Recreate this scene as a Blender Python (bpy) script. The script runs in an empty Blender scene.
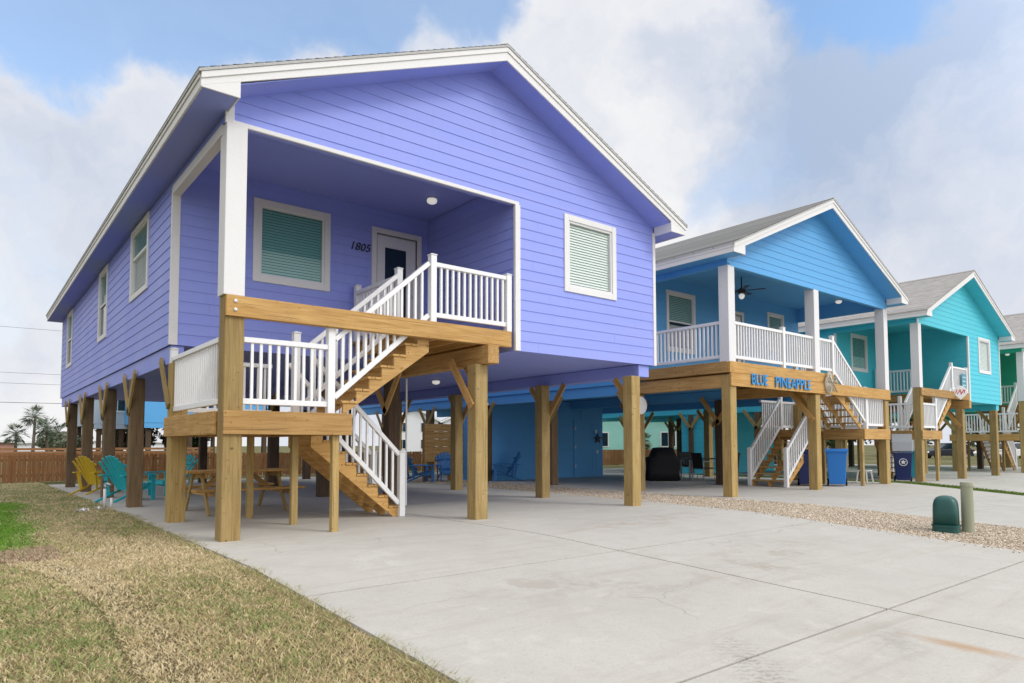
import bpy, bmesh, math, random
import numpy as np
from mathutils import Matrix, Vector, noise
R = math.radians
random.seed(7)
rng = np.random.default_rng(11)
S = bpy.context.scene
COL = S.collection

# ------------------------------------------------------------------ mesh builder
class MB:
    def __init__(self, M=None):
        self.v = []; self.f = []; self.uv = {}; self.M = M
    def add(self, vs, fs, uvs=None):
        b = len(self.v)
        for p in vs:
            p = Vector(p)
            self.v.append(self.M @ p if self.M is not None else p)
        for i, f in enumerate(fs):
            if uvs: self.uv[len(self.f)] = uvs[i]
            self.f.append([b + k for k in f])
        return self
    def box(self, x0, x1, y0, y1, z0, z1):
        vs = [(x, y, z) for x in (x0, x1) for y in (y0, y1) for z in (z0, z1)]
        return self.add(vs, [(0, 1, 3, 2), (4, 6, 7, 5), (0, 4, 5, 1), (2, 3, 7, 6), (0, 2, 6, 4), (1, 5, 7, 3)])
    def bar(self, p, q, w, h, up=(0, 0, 1)):
        p = Vector(p); q = Vector(q); d = (q - p).normalized(); up = Vector(up)
        s = d.cross(up)
        if s.length < 1e-4: s = d.cross(Vector((1, 0, 0)))
        s.normalize(); u = s.cross(d)
        vs = [e + s * (a * w / 2) + u * (b * h / 2) for e in (p, q) for a in (-1, 1) for b in (-1, 1)]
        return self.add(vs, [(0, 1, 3, 2), (4, 6, 7, 5), (0, 4, 5, 1), (2, 3, 7, 6), (0, 2, 6, 4), (1, 5, 7, 3)])
    def prism(self, poly, axis, a, b):
        n = len(poly)
        def mk(p, c):
            return {'x': (c, p[0], p[1]), 'y': (p[0], c, p[1]), 'z': (p[0], p[1], c)}[axis]
        vs = [mk(p, a) for p in poly] + [mk(p, b) for p in poly]
        fs = [tuple(range(n)), tuple(range(2 * n - 1, n - 1, -1))] + [(i, (i + 1) % n, n + (i + 1) % n, n + i) for i in range(n)]
        return self.add(vs, fs)
    def tube(self, pts, r, n=8, cap=True):
        pts = [Vector(p) for p in pts]; vs = []; fs = []
        rs = r if isinstance(r, (list, tuple)) else [r] * len(pts)
        for i, p in enumerate(pts):
            d = (pts[min(i + 1, len(pts) - 1)] - pts[max(i - 1, 0)]).normalized()
            s = d.cross(Vector((0, 0, 1)) if abs(d.z) < .9 else Vector((1, 0, 0))).normalized(); u = s.cross(d)
            for k in range(n):
                a = 2 * math.pi * k / n
                vs.append(p + (s * math.cos(a) + u * math.sin(a)) * rs[i])
        for i in range(len(pts) - 1):
            for k in range(n):
                fs.append((i * n + k, i * n + (k + 1) % n, (i + 1) * n + (k + 1) % n, (i + 1) * n + k))
        if cap:
            fs.append(tuple(range(n))); fs.append(tuple(range(len(vs) - 1, len(vs) - n - 1, -1)))
        return self.add(vs, fs)
    def lathe(self, prof, c=(0, 0, 0), n=20):
        vs = []; fs = []
        for (r, z) in prof:
            for k in range(n):
                a = 2 * math.pi * k / n
                vs.append((c[0] + r * math.cos(a), c[1] + r * math.sin(a), c[2] + z))
        for i in range(len(prof) - 1):
            for k in range(n):
                fs.append((i * n + k, i * n + (k + 1) % n, (i + 1) * n + (k + 1) % n, (i + 1) * n + k))
        fs.append(tuple(range(n - 1, -1, -1))); fs.append(tuple(range(len(vs) - n, len(vs))))
        return self.add(vs, fs)
    def ball(self, c, rx, ry, rz, n=12, m=8):
        prof = []
        vs = []; fs = []
        for i in range(m + 1):
            t = math.pi * i / m
            for k in range(n):
                a = 2 * math.pi * k / n
                vs.append((c[0] + rx * math.sin(t) * math.cos(a), c[1] + ry * math.sin(t) * math.sin(a), c[2] + rz * math.cos(t)))
        for i in range(m):
            for k in range(n):
                fs.append((i * n + k, (i + 1) * n + k, (i + 1) * n + (k + 1) % n, i * n + (k + 1) % n))
        return self.add(vs, fs)
    def build(self, name, mat, parent=None, bevel=0, smooth=False, fix=True):
        me = bpy.data.meshes.new(name)
        me.from_pydata([tuple(p) for p in self.v], [], self.f)
        if self.uv:
            l = me.uv_layers.new(name='UVMap')
            for p in me.polygons:
                if p.index in self.uv:
                    for j, li in enumerate(p.loop_indices): l.data[li].uv = self.uv[p.index][j]
        if fix and not self.uv:
            bm = bmesh.new(); bm.from_mesh(me); bmesh.ops.recalc_face_normals(bm, faces=bm.faces); bm.to_mesh(me); bm.free()
        me.materials.append(mat)
        if smooth:
            for p in me.polygons: p.use_smooth = True
        o = bpy.data.objects.new(name, me); COL.objects.link(o)
        if parent is not None: o.parent = parent
        if bevel:
            b = o.modifiers.new('edge', 'BEVEL'); b.width = bevel; b.segments = 1; b.limit_method = 'ANGLE'; b.angle_limit = R(40)
        return o

def _each(self, name, mat, parent=None, bevel=0):
    n = len(self.v); par = list(range(n))
    def find(a):
        while par[a] != a: par[a] = par[par[a]]; a = par[a]
        return a
    for f in self.f:
        r = find(f[0])
        for k in f[1:]: par[find(k)] = r
    groups = {}
    for f in self.f: groups.setdefault(find(f[0]), []).append(f)
    out = []
    for fs in groups.values():
        idx = sorted({k for f in fs for k in f}); mp = {k: i for i, k in enumerate(idx)}
        m = MB(); m.v = [self.v[k] for k in idx]; m.f = [[mp[k] for k in f] for f in fs]
        out.append(m.build(name, mat, parent, bevel))
    return out
MB.each = _each
def tag(o, label, cat, group=None, kind=None):
    if label: o['label'] = label
    if cat: o['category'] = cat
    if group: o['group'] = group
    if kind: o['kind'] = kind
    return o
def thing(name, loc, label, cat, rz=0, group=None):
    o = bpy.data.objects.new(name, None); o.empty_display_size = .2; COL.objects.link(o)
    o.location = loc; o.rotation_euler = (0, 0, rz)
    return tag(o, label, cat, group)
def kids(o): return [c for c in COL.objects if c.parent == o]
def copy_tree(o, parent=None):
    ch = kids(o)
    c = o.copy(); COL.objects.link(c)
    if parent is not None: c.parent = parent
    for k in ch: copy_tree(k, c)
    return c

# ------------------------------------------------------------------ materials
class NT:
    def __init__(self, name):
        self.m = bpy.data.materials.new(name); self.m.use_nodes = True
        self.t = self.m.node_tree; self.n = self.t.nodes; self.b = self.n['Principled BSDF']
    def node(self, typ, **kw):
        nd = self.n.new(typ)
        for k, v in kw.items():
            if k in nd.inputs: nd.inputs[k].default_value = v
            else: setattr(nd, k, v)
        return nd
    def link(self, a, b): self.t.links.new(a, b)
    def coord(self, scale=(1, 1, 1), kind='Object'):
        tc = self.node('ShaderNodeTexCoord'); mp = self.node('ShaderNodeMapping'); mp.inputs['Scale'].default_value = scale
        self.link(tc.outputs[kind], mp.inputs['Vector']); return mp.outputs['Vector']
    def noise(self, vec, scale, detail=4, rough=.55, dist=0):
        nd = self.node('ShaderNodeTexNoise'); nd.inputs['Scale'].default_value = scale; nd.inputs['Detail'].default_value = detail
        nd.inputs['Roughness'].default_value = rough; nd.inputs['Distortion'].default_value = dist
        self.link(vec, nd.inputs['Vector']); return nd.outputs['Fac']
    def ramp(self, fac, stops):
        nd = self.node('ShaderNodeValToRGB'); cr = nd.color_ramp
        while len(cr.elements) < len(stops): cr.elements.new(.5)
        for e, (p, c) in zip(cr.elements, stops):
            e.position = p; e.color = (c[0], c[1], c[2], 1) if not isinstance(c, (int, float)) else (c, c, c, 1)
        self.link(fac, nd.inputs['Fac']); return nd.outputs['Color']
    def mix(self, fac, a, b, mode='MIX'):
        nd = self.node('ShaderNodeMix', data_type='RGBA', blend_type=mode)
        for sock, val in ((nd.inputs[0], fac), (nd.inputs[6], a), (nd.inputs[7], b)):
            if isinstance(val, (int, float)): sock.default_value = val
            elif isinstance(val, (tuple, list)): sock.default_value = (*val[:3], 1)
            else: self.link(val, sock)
        return nd.outputs[2]
    def bump(self, h, strength=.3, dist=.01):
        nd = self.node('ShaderNodeBump'); nd.inputs['Strength'].default_value = strength; nd.inputs['Distance'].default_value = dist
        self.link(h, nd.inputs['Height']); self.link(nd.outputs['Normal'], self.b.inputs['Normal'])
    def out(self, color=None, rough=None, spec=None):
        if color is not None:
            if isinstance(color, tuple): self.b.inputs['Base Color'].default_value = (*color, 1)
            else: self.link(color, self.b.inputs['Base Color'])
        if rough is not None:
            if isinstance(rough, (int, float)): self.b.inputs['Roughness'].default_value = rough
            else: self.link(rough, self.b.inputs['Roughness'])
        if spec is not None: self.b.inputs['Specular IOR Level'].default_value = spec
        return self.m

def sc(c, k): return tuple(min(1, x * k) for x in c)
def paint(name, c, rough=.55, var=.07, spec=.3):
    t = NT(name); v = t.coord()
    n1 = t.noise(v, 1.3, 5, .6); n2 = t.noise(v, 38, 3)
    col = t.mix(n1, sc(c, 1 - var), sc(c, 1 + var)); col = t.mix(.10, col, t.ramp(n2, [(.3, sc(c, .7)), (.7, sc(c, 1.25))]))
    t.bump(n2, .08, .004)
    return t.out(col, rough, spec)
def wood(name, axis, lo, mid, hi, rough=.75):
    t = NT(name); s = [26, 26, 26]; s['xyz'.index(axis)] = 1.6
    v = t.coord(tuple(s)); n = t.noise(v, 1, 5, .62, .6)
    v2 = t.coord(); big = t.noise(v2, 1.7, 3); sp = t.noise(v2, 16, 2)
    col = t.ramp(n, [(.25, lo), (.5, mid), (.78, hi)])
    col = t.mix(t.ramp(big, [(.3, 0.0), (.75, .38)]), col, lo)
    col = t.mix(t.ramp(sp, [(.66, 0.0), (.73, .75)]), col, sc(lo, .45))
    s3 = [70, 70, 70]; s3['xyz'.index(axis)] = .9
    ck = t.noise(t.coord(tuple(s3)), 1, 2, .5); col = t.mix(t.ramp(ck, [(.28, .8), (.33, 0.0)]), col, sc(lo, .35))
    gr = t.noise(v2, .9, 5, .7); col = t.mix(t.ramp(gr, [(.5, 0.0), (.75, .35)]), col, (mid[0] * .75, mid[1] * .85, mid[2] * 1.15))
    oi = t.node('ShaderNodeObjectInfo'); col = t.mix(1.0, col, t.ramp(oi.outputs['Random'], [(0.0, (.78, .76, .74)), (.5, (1.0, 1.0, 1.0)), (1.0, (1.10, 1.06, .96))]), 'MULTIPLY')
    t.bump(n, .35, .006)
    return t.out(col, rough, .2)
PINE = ((.34, .185, .062), (.54, .325, .12), (.68, .455, .20))
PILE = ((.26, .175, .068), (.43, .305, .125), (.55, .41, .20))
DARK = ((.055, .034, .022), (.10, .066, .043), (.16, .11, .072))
WX, WY, WZ = (wood('pine_' + a, a, *PINE) for a in 'xyz')
PZ = wood('piling_wood', 'z', *PILE); P2 = wood('piling_shaded_brown', 'z', (.115, .075, .045), (.19, .13, .075), (.27, .20, .115)); DZ = wood('piling_dark_wood', 'z', *DARK)  # P2 darkens the left-row pilings: shade on their fronts put into the brown
FENCE = wood('fence_cedar', 'z', (.20, .090, .036), (.34, .165, .068), (.47, .26, .12))
FENCEX = wood('fence_cedar_rail', 'x', (.19, .090, .040), (.32, .165, .075), (.44, .25, .13))
WHITE = paint('white_trim_paint', (.78, .77, .76), .5, .05)
VINYL = paint('white_vinyl', (.83, .83, .83), .35, .03, .5)
FRAMEG = paint('white_window_frame', (.76, .76, .77), .4, .03, .5)

def glass(name, tint, rough=.04, alpha=.35):
    t = NT(name); b = t.b
    b.inputs['Base Color'].default_value = (*tint, 1); b.inputs['Roughness'].default_value = rough
    b.inputs['Specular IOR Level'].default_value = .8
    b.inputs['Alpha'].default_value = alpha
    return t.m
GLASS = glass('window_glass_green', (.20, .42, .36), alpha=.08)
GLASSD = glass('window_glass_screen', (.09, .36, .35), alpha=.28)
GLASSB = glass('window_glass_dark', (.012, .03, .045), alpha=.93)
BLIND = paint('window_blind', (.90, .95, .90), .6, .03)
BLINDG = paint('window_blind_green', (.50, .80, .76), .6, .03)
INT = paint('dark_room', (.04, .045, .05), .9)
METAL = NT('galvanised_metal'); METAL.b.inputs['Metallic'].default_value = .8; METAL = METAL.out((.55, .56, .57), .4)
BLACK = paint('black_cover', (.012, .012, .015), .6, .2)
DKMETAL = paint('dark_metal', (.03, .03, .032), .45)
GREYP = paint('grey_plastic', (.35, .36, .37), .5)

def lampglass():
    t = NT('frosted_lamp'); t.b.inputs['Emission Color'].default_value = (1, .96, .88, 1); t.b.inputs['Emission Strength'].default_value = .22; return t.out((.86, .85, .82), .3, .5)
LAMP = lampglass()

def shingles(name, a, b, c):
    t = NT(name)
    tc = t.node('ShaderNodeTexCoord')
    br = t.node('ShaderNodeTexBrick'); br.offset = .37; br.squash = 1.0
    br.inputs['Scale'].default_value = 1.0; br.inputs['Brick Width'].default_value = .24; br.inputs['Row Height'].default_value = .14
    br.inputs['Mortar Size'].default_value = .006; br.inputs['Bias'].default_value = 0.0
    br.inputs['Color1'].default_value = (*a, 1); br.inputs['Color2'].default_value = (*b, 1); br.inputs['Mortar'].default_value = (*c, 1)
    t.link(tc.outputs['UV'], br.inputs['Vector'])
    n = t.noise(tc.outputs['UV'], 3.7, 3); n2 = t.noise(tc.outputs['UV'], 60, 2)
    col = t.mix(t.ramp(n, [(.35, 0.0), (.7, .6)]), br.outputs['Color'], c)
    col = t.mix(.35, col, t.ramp(n2, [(.3, sc(c, .6)), (.7, sc(b, 1.3))]))
    t.bump(br.outputs['Fac'], .6, .02)
    return t.out(col, .9, .15)

# ------------------------------------------------------------------ terrain
def sstep(a, b, x):
    t = min(1, max(0, (x - a) / (b - a))); return t * t * (3 - 2 * t)
def gz(x, y):
    t = sstep(12, 20, x)
    near = -.042 * max(0, -2 - y) * (1 - t) - .07 * max(0, -y) * t
    if y < -12: near = -.042 * 10 * (1 - t) - .07 * 12 * t
    back = -.013 * min(max(0, y - 8), 17)
    return near + back - .10 * sstep(19, 24, x)

def sheet(xs, ys, dz, inside=None, skirt=0.0):
    mb = MB(); nx = len(xs); ny = len(ys)
    vs = [(x, y, gz(x, y) + dz) for y in ys for x in xs]
    fs = []
    for j in range(ny - 1):
        for i in range(nx - 1):
            fs.append((j * nx + i, j * nx + i + 1, (j + 1) * nx + i + 1, (j + 1) * nx + i))
    mb.add(vs, fs); return mb

def concrete(name, base, rust=False):
    t = NT(name); v = t.coord()
    big = t.noise(v, .35, 5, .6); mid = t.noise(v, 1.7, 6, .65, .4); fine = t.noise(v, 60, 4, .7); sp = t.noise(v, 9, 6, .8)
    vs = t.coord((.5, 5, 1)); st = t.noise(vs, .9, 5, .65, .8)
    col = t.mix(t.ramp(big, [(.3, 0.0), (.7, 1.0)]), sc(base, .93), sc(base, 1.05))
    col = t.mix(t.ramp(mid, [(.45, 0.0), (.72, .55)]), col, sc((base[0] * 1.0, base[1] * .98, base[2] * .96), .84))
    col = t.mix(t.ramp(st, [(.53, 0.0), (.72, .40)]), col, (base[0] * .74, base[1] * .68, base[2] * .60))
    col = t.mix(t.ramp(fine, [(.3, .28), (.55, 0.0)]), col, sc(base, .62))
    col = t.mix(t.ramp(sp, [(.66, 0.0), (.71, .75)]), col, (.12, .10, .08))
    if rust:
        tc = t.node('ShaderNodeTexCoord')
        mp = t.node('ShaderNodeMapping'); mp.vector_type = 'TEXTURE'
        mp.inputs['Location'].default_value = (3.0, -7.1, -.2); mp.inputs['Rotation'].default_value = (0, 0, R(-84)); mp.inputs['Scale'].default_value = (.46, .13, 1)
        t.link(tc.outputs['Object'], mp.inputs['Vector'])
        w = t.node('ShaderNodeTexNoise'); w.inputs['Scale'].default_value = 2.6; w.inputs['Detail'].default_value = 5
        t.link(mp.outputs['Vector'], w.inputs['Vector'])
        ad = t.node('ShaderNodeVectorMath', operation='MULTIPLY_ADD'); t.link(w.outputs['Color'], ad.inputs[0]); ad.inputs[1].default_value = (.9, .9, 0); t.link(mp.outputs['Vector'], ad.inputs[2])
        sb = t.node('ShaderNodeVectorMath', operation='SUBTRACT'); t.link(ad.outputs[0], sb.inputs[0]); sb.inputs[1].default_value = (.45, .45, 0)
        ml = t.node('ShaderNodeVectorMath', operation='MULTIPLY'); t.link(sb.outputs[0], ml.inputs[0]); ml.inputs[1].default_value = (1, 1, 0)
        ln = t.node('ShaderNodeVectorMath', operation='LENGTH'); t.link(ml.outputs[0], ln.inputs[0])
        f = t.ramp(ln.outputs['Value'], [(.15, .62), (.95, 0.0)])
        col = t.mix(f, col, (.40, .20, .055))
    g2 = t.noise(v, 26, 5, .75); col = t.mix(t.ramp(g2, [(.30, .42), (.46, 0.0)]), col, sc(base, .70))
    g3 = t.noise(v, 5.2, 8, .78, .3); col = t.mix(t.ramp(g3, [(.56, 0.0), (.70, .38)]), col, (base[0] * .78, base[1] * .73, base[2] * .66))
    lt = t.noise(v, 3.1, 6, .7); col = t.mix(t.ramp(lt, [(.30, .35), (.42, 0.0)]), col, sc(base, 1.22))
    vc = t.node('ShaderNodeTexVoronoi', feature='DISTANCE_TO_EDGE'); vc.inputs['Scale'].default_value = .33
    wq = t.node('ShaderNodeVectorMath', operation='MULTIPLY_ADD'); nq = t.node('ShaderNodeTexNoise'); nq.inputs['Scale'].default_value = 2.2; nq.inputs['Detail'].default_value = 6; t.link(v, nq.inputs['Vector'])
    t.link(nq.outputs['Color'], wq.inputs[0]); wq.inputs[1].default_value = (.5, .5, 0); t.link(v, wq.inputs[2]); t.link(wq.outputs[0], vc.inputs['Vector'])
    ckm = t.node('ShaderNodeMath', operation='MULTIPLY'); t.link(t.ramp(vc.outputs['Distance'], [(.0, .55), (.0035, 0.0)]), ckm.inputs[0]); t.link(t.ramp(t.noise(v, .5, 2), [(.52, 0.0), (.6, 1.0)]), ckm.inputs[1])
    col = t.mix(ckm.outputs[0], col, sc(base, .45))
    if rust:
        def stain(col, loc, rot, size, color, amt, band=None, nscale=3.0, lo=.48, hi=.60):
            tc = t.node('ShaderNodeTexCoord'); mp = t.node('ShaderNodeMapping'); mp.vector_type = 'TEXTURE'
            mp.inputs['Location'].default_value = (*loc, -.1); mp.inputs['Rotation'].default_value = (0, 0, R(rot)); mp.inputs['Scale'].default_value = (*size, 1)
            t.link(tc.outputs['Object'], mp.inputs['Vector'])
            ml = t.node('ShaderNodeVectorMath', operation='MULTIPLY'); t.link(mp.outputs['Vector'], ml.inputs[0]); ml.inputs[1].default_value = (1, 1, 0)
            ln = t.node('ShaderNodeVectorMath', operation='LENGTH'); t.link(ml.outputs[0], ln.inputs[0])
            f = t.ramp(ln.outputs['Value'], [(.3, amt), (1.0, 0.0)])
            n = t.ramp(t.noise(v, nscale, 7, .75, .5), [(lo, 0.0), (hi, 1.0)])
            mm = t.node('ShaderNodeMath', operation='MULTIPLY'); t.link(f, mm.inputs[0]); t.link(n, mm.inputs[1]); res = mm.outputs[0]
            if band:
                wv = t.node('ShaderNodeTexWave'); wv.inputs['Scale'].default_value = band; wv.inputs['Distortion'].default_value = 7.0; wv.inputs['Detail'].default_value = 3; t.link(mp.outputs['Vector'], wv.inputs['Vector'])
                m2 = t.node('ShaderNodeMath', operation='MULTIPLY'); t.link(res, m2.inputs[0]); t.link(t.ramp(wv.outputs['Fac'], [(.35, .15), (.6, 1.0)]), m2.inputs[1]); res = m2.outputs[0]
            return t.mix(res, col, color)
        col = stain(col, (1.35, -6.55), 52, (1.0, .24), (.22, .19, .16), .55, 5.0, 14, .42, .56)
        col = stain(col, (2.75, -6.75), 30, (.55, .22), (.22, .19, .16), .5, 6.0, 9, .42, .58)
        col = stain(col, (4.6, -4.6), 15, (2.2, .7), (.36, .31, .25), .7, None, 2.2)
        col = stain(col, (2.0, -4.4), -30, (1.6, .8), (.37, .33, .28), .6, None, 2.6)
        col = stain(col, (5.8, -1.8), 5, (2.6, .6), (.40, .32, .25), .6, None, 3.0)
        col = stain(col, (1.0, -2.2), 70, (1.2, .4), (.62, .60, .56), .5, None, 4.0)
    t.bump(fine, .25, .004)
    return t.out(col, t.ramp(mid, [(.3, .75), (.7, .92)]), .2)
CONC = concrete('driveway_concrete', (.515, .492, .442), True)
CONC2 = concrete('neighbour_concrete', (.50, .48, .435))
t = NT('lawn_soil'); v = t.coord()
LAWN = t.out(t.mix(t.noise(v, 24, 5, .7), t.mix(t.noise(v, .6, 4), (.06, .048, .022), (.10, .08, .035)), (.15, .12, .06)), .95, .05)
t = NT('field_grass'); v = t.coord()
FIELD = t.out(t.mix(t.ramp(t.noise(v, .25, 5, .65), [(.35, 0.0), (.65, 1.0)]), (.085, .10, .035), t.mix(t.noise(v, 14, 4), (.17, .145, .075), (.25, .21, .12))), .95, .05)
t = NT('gravel_bed_stone'); v = t.coord()
GRAVBED = t.out(t.mix(t.noise(v, 50, 4, .7), (.27, .20, .13), (.50, .41, .30)), .9, .1)

def frange(a, b, st):
    n = max(1, round((b - a) / st)); return [a + (b - a) * i / n for i in range(n + 1)]
xs = [-900, -400, -150, -60, -30] + frange(-15, 60, 1.5) + [100, 200, 450, 900]
ys = [-300, -100, -40, -20] + frange(-12, 30, 1.0) + [45, 80, 150, 400, 900]
tag(sheet(xs, ys, -.055).build('ground', FIELD, fix=False), 'flat tan and green ground stretching to the horizon', 'ground', kind='structure')
tag(sheet(frange(-14, -.25, .9), frange(-11.9, 22.8, .9), -.035).build('lawn_soil', LAWN, fix=False), 'bare soil under the lawn left of the driveway', 'soil', kind='structure')

def edge_x(y):          # right edge of the near driveway
    if y > .9: return 8.85
    return 8.85 - (0.9 - y) * .10
def slab(name, x0, x1, y0, y1, mat, label, xr=None):
    mb = MB(); g = .011; yy = frange(y0 + g, y1 - g, .5)
    n = 7
    top = []
    for y in yy:
        b = x1 if xr is None else min(x1, xr(y))
        for i in range(n): 
            x = x0 + g + (b - g - x0 - g) * i / (n - 1); top.append((x, y, gz(x, y)))
    m = len(top); vs = top + [(x, y, z - .1) for x, y, z in top]; fs = []
    ny = len(yy)
    for j in range(ny - 1):
        for i in range(n - 1):
            a = j * n + i; fs.append((a, a + 1, a + n + 1, a + n))
    for i in range(n - 1):
        fs.append((i + 1, i, m + i, m + i + 1)); a = (ny - 1) * n + i; fs.append((a, a + 1, m + a + 1, m + a))
    for j in range(ny - 1):
        a = j * n; fs.append((a, a + n, m + a + n, m + a)); a = j * n + n - 1; fs.append((a + n, a, m + a, m + a + n))
    mb.add(vs, fs)
    o = mb.build(name, mat, fix=False)
    return tag(o, label, 'concrete slab', 'poured concrete slabs', 'structure')
jx = [-.25, 3.6, 8.85]; jy = [-11.5, -9.4, -6.35, -3.35, -.36, 2.9, 6.2, 9.6, 13, 16.2, 19.3]
for a, b in zip(jy, jy[1:]):
    for k in range(2):
        if k == 0 or True:
            slab('driveway', jx[k], jx[k + 1], a, b, CONC, 'pale stained concrete panel of the driveway and floor under the purple house', edge_x if k else None)
jx2 = [10.75, 15.2, 20.3]
for a, b in zip(jy, jy[1:]):
    for k in range(2): slab('driveway', jx2[k], jx2[k + 1], a, b, CONC2, 'concrete panel of the driveway and floor under the blue house')
jx3 = [21.6, 26.5, 32.2, 38, 44]
for a, b in zip(jy, jy[1:]):
    for k in range(4): slab('driveway', jx3[k], jx3[k + 1], a, b, CONC2, 'concrete panel of the far driveways beyond the grass strip')
# gravel strip
gb = sheet([7.3, 8, 8.6, 9.2, 10, 10.75], frange(-11.5, 19.3, .6), -.02).build('gravel_bed', GRAVBED, fix=False)
tag(gb, 'bed of tan pea gravel between the two driveways', 'gravel', kind='structure')

def numpy_mesh(name, V, F, mat, colors=None, smooth=False):
    me = bpy.data.meshes.new(name); k = F.shape[1]
    me.vertices.add(len(V)); me.vertices.foreach_set('co', V.astype(np.float32).ravel())
    me.loops.add(F.size); me.loops.foreach_set('vertex_index', F.astype(np.int32).ravel())
    me.polygons.add(len(F)); me.polygons.foreach_set('loop_start', np.arange(0, F.size, k, dtype=np.int32))
    me.update(calc_edges=True); me.validate()
    if colors is not None:
        a = me.color_attributes.new('tint', 'FLOAT_COLOR', 'POINT'); a.data.foreach_set('color', colors.astype(np.float32).ravel())
    me.materials.append(mat)
    o = bpy.data.objects.new(name, me); COL.objects.link(o); return o
GZ = np.vectorize(gz)
def attr_mat(name, rough=.8, trans=0.0):
    t = NT(name); a = t.node('ShaderNodeAttribute'); a.attribute_name = 'tint'
    m = t.out(a.outputs['Color'], rough, .15)
    if trans:
        ts = t.node('ShaderNodeBsdfTranslucent'); t.link(a.outputs['Color'], ts.inputs['Color'])
        mx = t.node('ShaderNodeMixShader'); mx.inputs[0].default_value = trans
        o = t.n['Material Output']; t.link(t.b.outputs[0], mx.inputs[1]); t.link(ts.outputs[0], mx.inputs[2]); t.link(mx.outputs[0], o.inputs['Surface'])
    return m
# pebbles
def pebbles():
    oct_v = np.array([(1, 0, 0), (-1, 0, 0), (0, 1, 0), (0, -1, 0), (0, 0, 1), (0, 0, -1)], float)
    oct_f = np.array([(0, 2, 4), (2, 1, 4), (1, 3, 4), (3, 0, 4), (2, 0, 5), (1, 2, 5), (3, 1, 5), (0, 3, 5)])
    P = []
    for (y0, y1, n) in ((-9, -2, 42000), (-2, 4, 20000), (4, 12, 8000)):
        y = rng.uniform(y0, y1, n); x0 = np.vectorize(edge_x)(y) - .05; x = x0 + (10.78 - x0) * rng.uniform(0, 1, n); P.append(np.stack([x, y], 1))
    P = np.concatenate(P); n = len(P)
    # a few stones kicked onto the concrete
    m = 260; yk = rng.uniform(-7, 2, m); xk = np.vectorize(edge_x)(yk) - np.abs(rng.normal(0, .13, m)); P = np.concatenate([P, np.stack([xk, yk], 1)]); n = len(P)
    r = rng.uniform(.007, .016, n); an = rng.uniform(0, 6.28, n)
    sx = r * rng.uniform(.8, 1.4, n); sy = r * rng.uniform(.7, 1.1, n); sz = r * rng.uniform(.5, .8, n)
    jit = 1 + rng.normal(0, .16, (n, 6, 1))
    V = oct_v[None] * jit * np.stack([sx, sy, sz], 1)[:, None]
    c, s_ = np.cos(an)[:, None], np.sin(an)[:, None]
    V = np.stack([V[:, :, 0] * c - V[:, :, 1] * s_, V[:, :, 0] * s_ + V[:, :, 1] * c, V[:, :, 2]], 2)
    z = GZ(P[:, 0], P[:, 1]) - .008 + sz * .6
    z[-m:] += .012
    V += np.stack([P[:, 0], P[:, 1], z], 1)[:, None]
    F = oct_f[None] + (np.arange(n) * 6)[:, None, None]
    base = np.array([(.60, .49, .36), (.70, .60, .47), (.50, .38, .26), (.76, .69, .58), (.42, .34, .26)])[rng.integers(0, 5, n)] * rng.uniform(.8, 1.15, (n, 1))
    col = np.concatenate([np.clip(base, 0, 1), np.ones((n, 1))], 1)
    o = numpy_mesh('gravel', V.reshape(-1, 3), F.reshape(-1, 3), attr_mat('pebble'), np.repeat(col, 6, 0))
    tag(o, 'tan pea gravel strip between the driveways', 'gravel', kind='stuff')
pebbles()

# grass
def vnoise(P, s, o=0):
    return np.array([noise.noise(Vector((p[0] * s + o, p[1] * s - o, o * .7))) for p in P])
def grass(name, boxes, label, hgt, tint, clip=None, jag=True):
    P = []
    for (x0, x1, y0, y1, dens) in boxes:
        n = int((x1 - x0) * (y1 - y0) * dens); P.append(np.stack([rng.uniform(x0, x1, n), rng.uniform(y0, y1, n)], 1))
    P = np.concatenate(P)
    if clip is not None: P = P[clip(P)]
    n = len(P); dist = np.hypot(P[:, 0] + 2.47, P[:, 1] + 8.88)
    col, hk = tint(P)
    h = hgt * rng.uniform(.45, 1.25, n) * hk; w = .0019 + .00048 * dist; w *= rng.uniform(.7, 1.3, n)
    an = rng.uniform(0, 6.28, n); lean = rng.uniform(.5, 1.7, n) * h; la = rng.uniform(0, 6.28, n)
    z = GZ(P[:, 0], P[:, 1]) - .04
    dx, dy = np.cos(an) * w, np.sin(an) * w; lx, ly = np.cos(la) * lean, np.sin(la) * lean
    b = np.stack([P[:, 0], P[:, 1], z], 1)
    z0 = np.zeros(n)
    v0 = b + np.stack([-dx, -dy, z0], 1); v1 = b + np.stack([dx, dy, z0], 1)
    mid = b + np.stack([lx * .4, ly * .4, h * .62], 1)
    v2 = mid + np.stack([dx * .8, dy * .8, z0], 1); v3 = mid - np.stack([dx * .8, dy * .8, z0], 1)
    tip = b + np.stack([lx, ly, h], 1)
    V = np.stack([v0, v1, v2, v3, tip, tip + .0005], 1)
    F = np.array([[0, 1, 2, 3], [3, 2, 4, 5]])[None] + (np.arange(n) * 6)[:, None, None]
    c4 = np.concatenate([np.clip(col, 0, 1), np.ones((n, 1))], 1)
    o = numpy_mesh(name, V.reshape(-1, 3), F.reshape(-1, 4), GRASSM, np.repeat(c4, 6, 0))
    return tag(o, label, 'grass', kind='stuff')
GRASSM = attr_mat('grass_blade', .75, .42)
PATH = np.array([(-3.2, .5), (-2.15, .1), (-1.78, -1.29), (-1.60, -2.9), (-1.66, -5.1), (-1.75, -9)])
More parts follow.
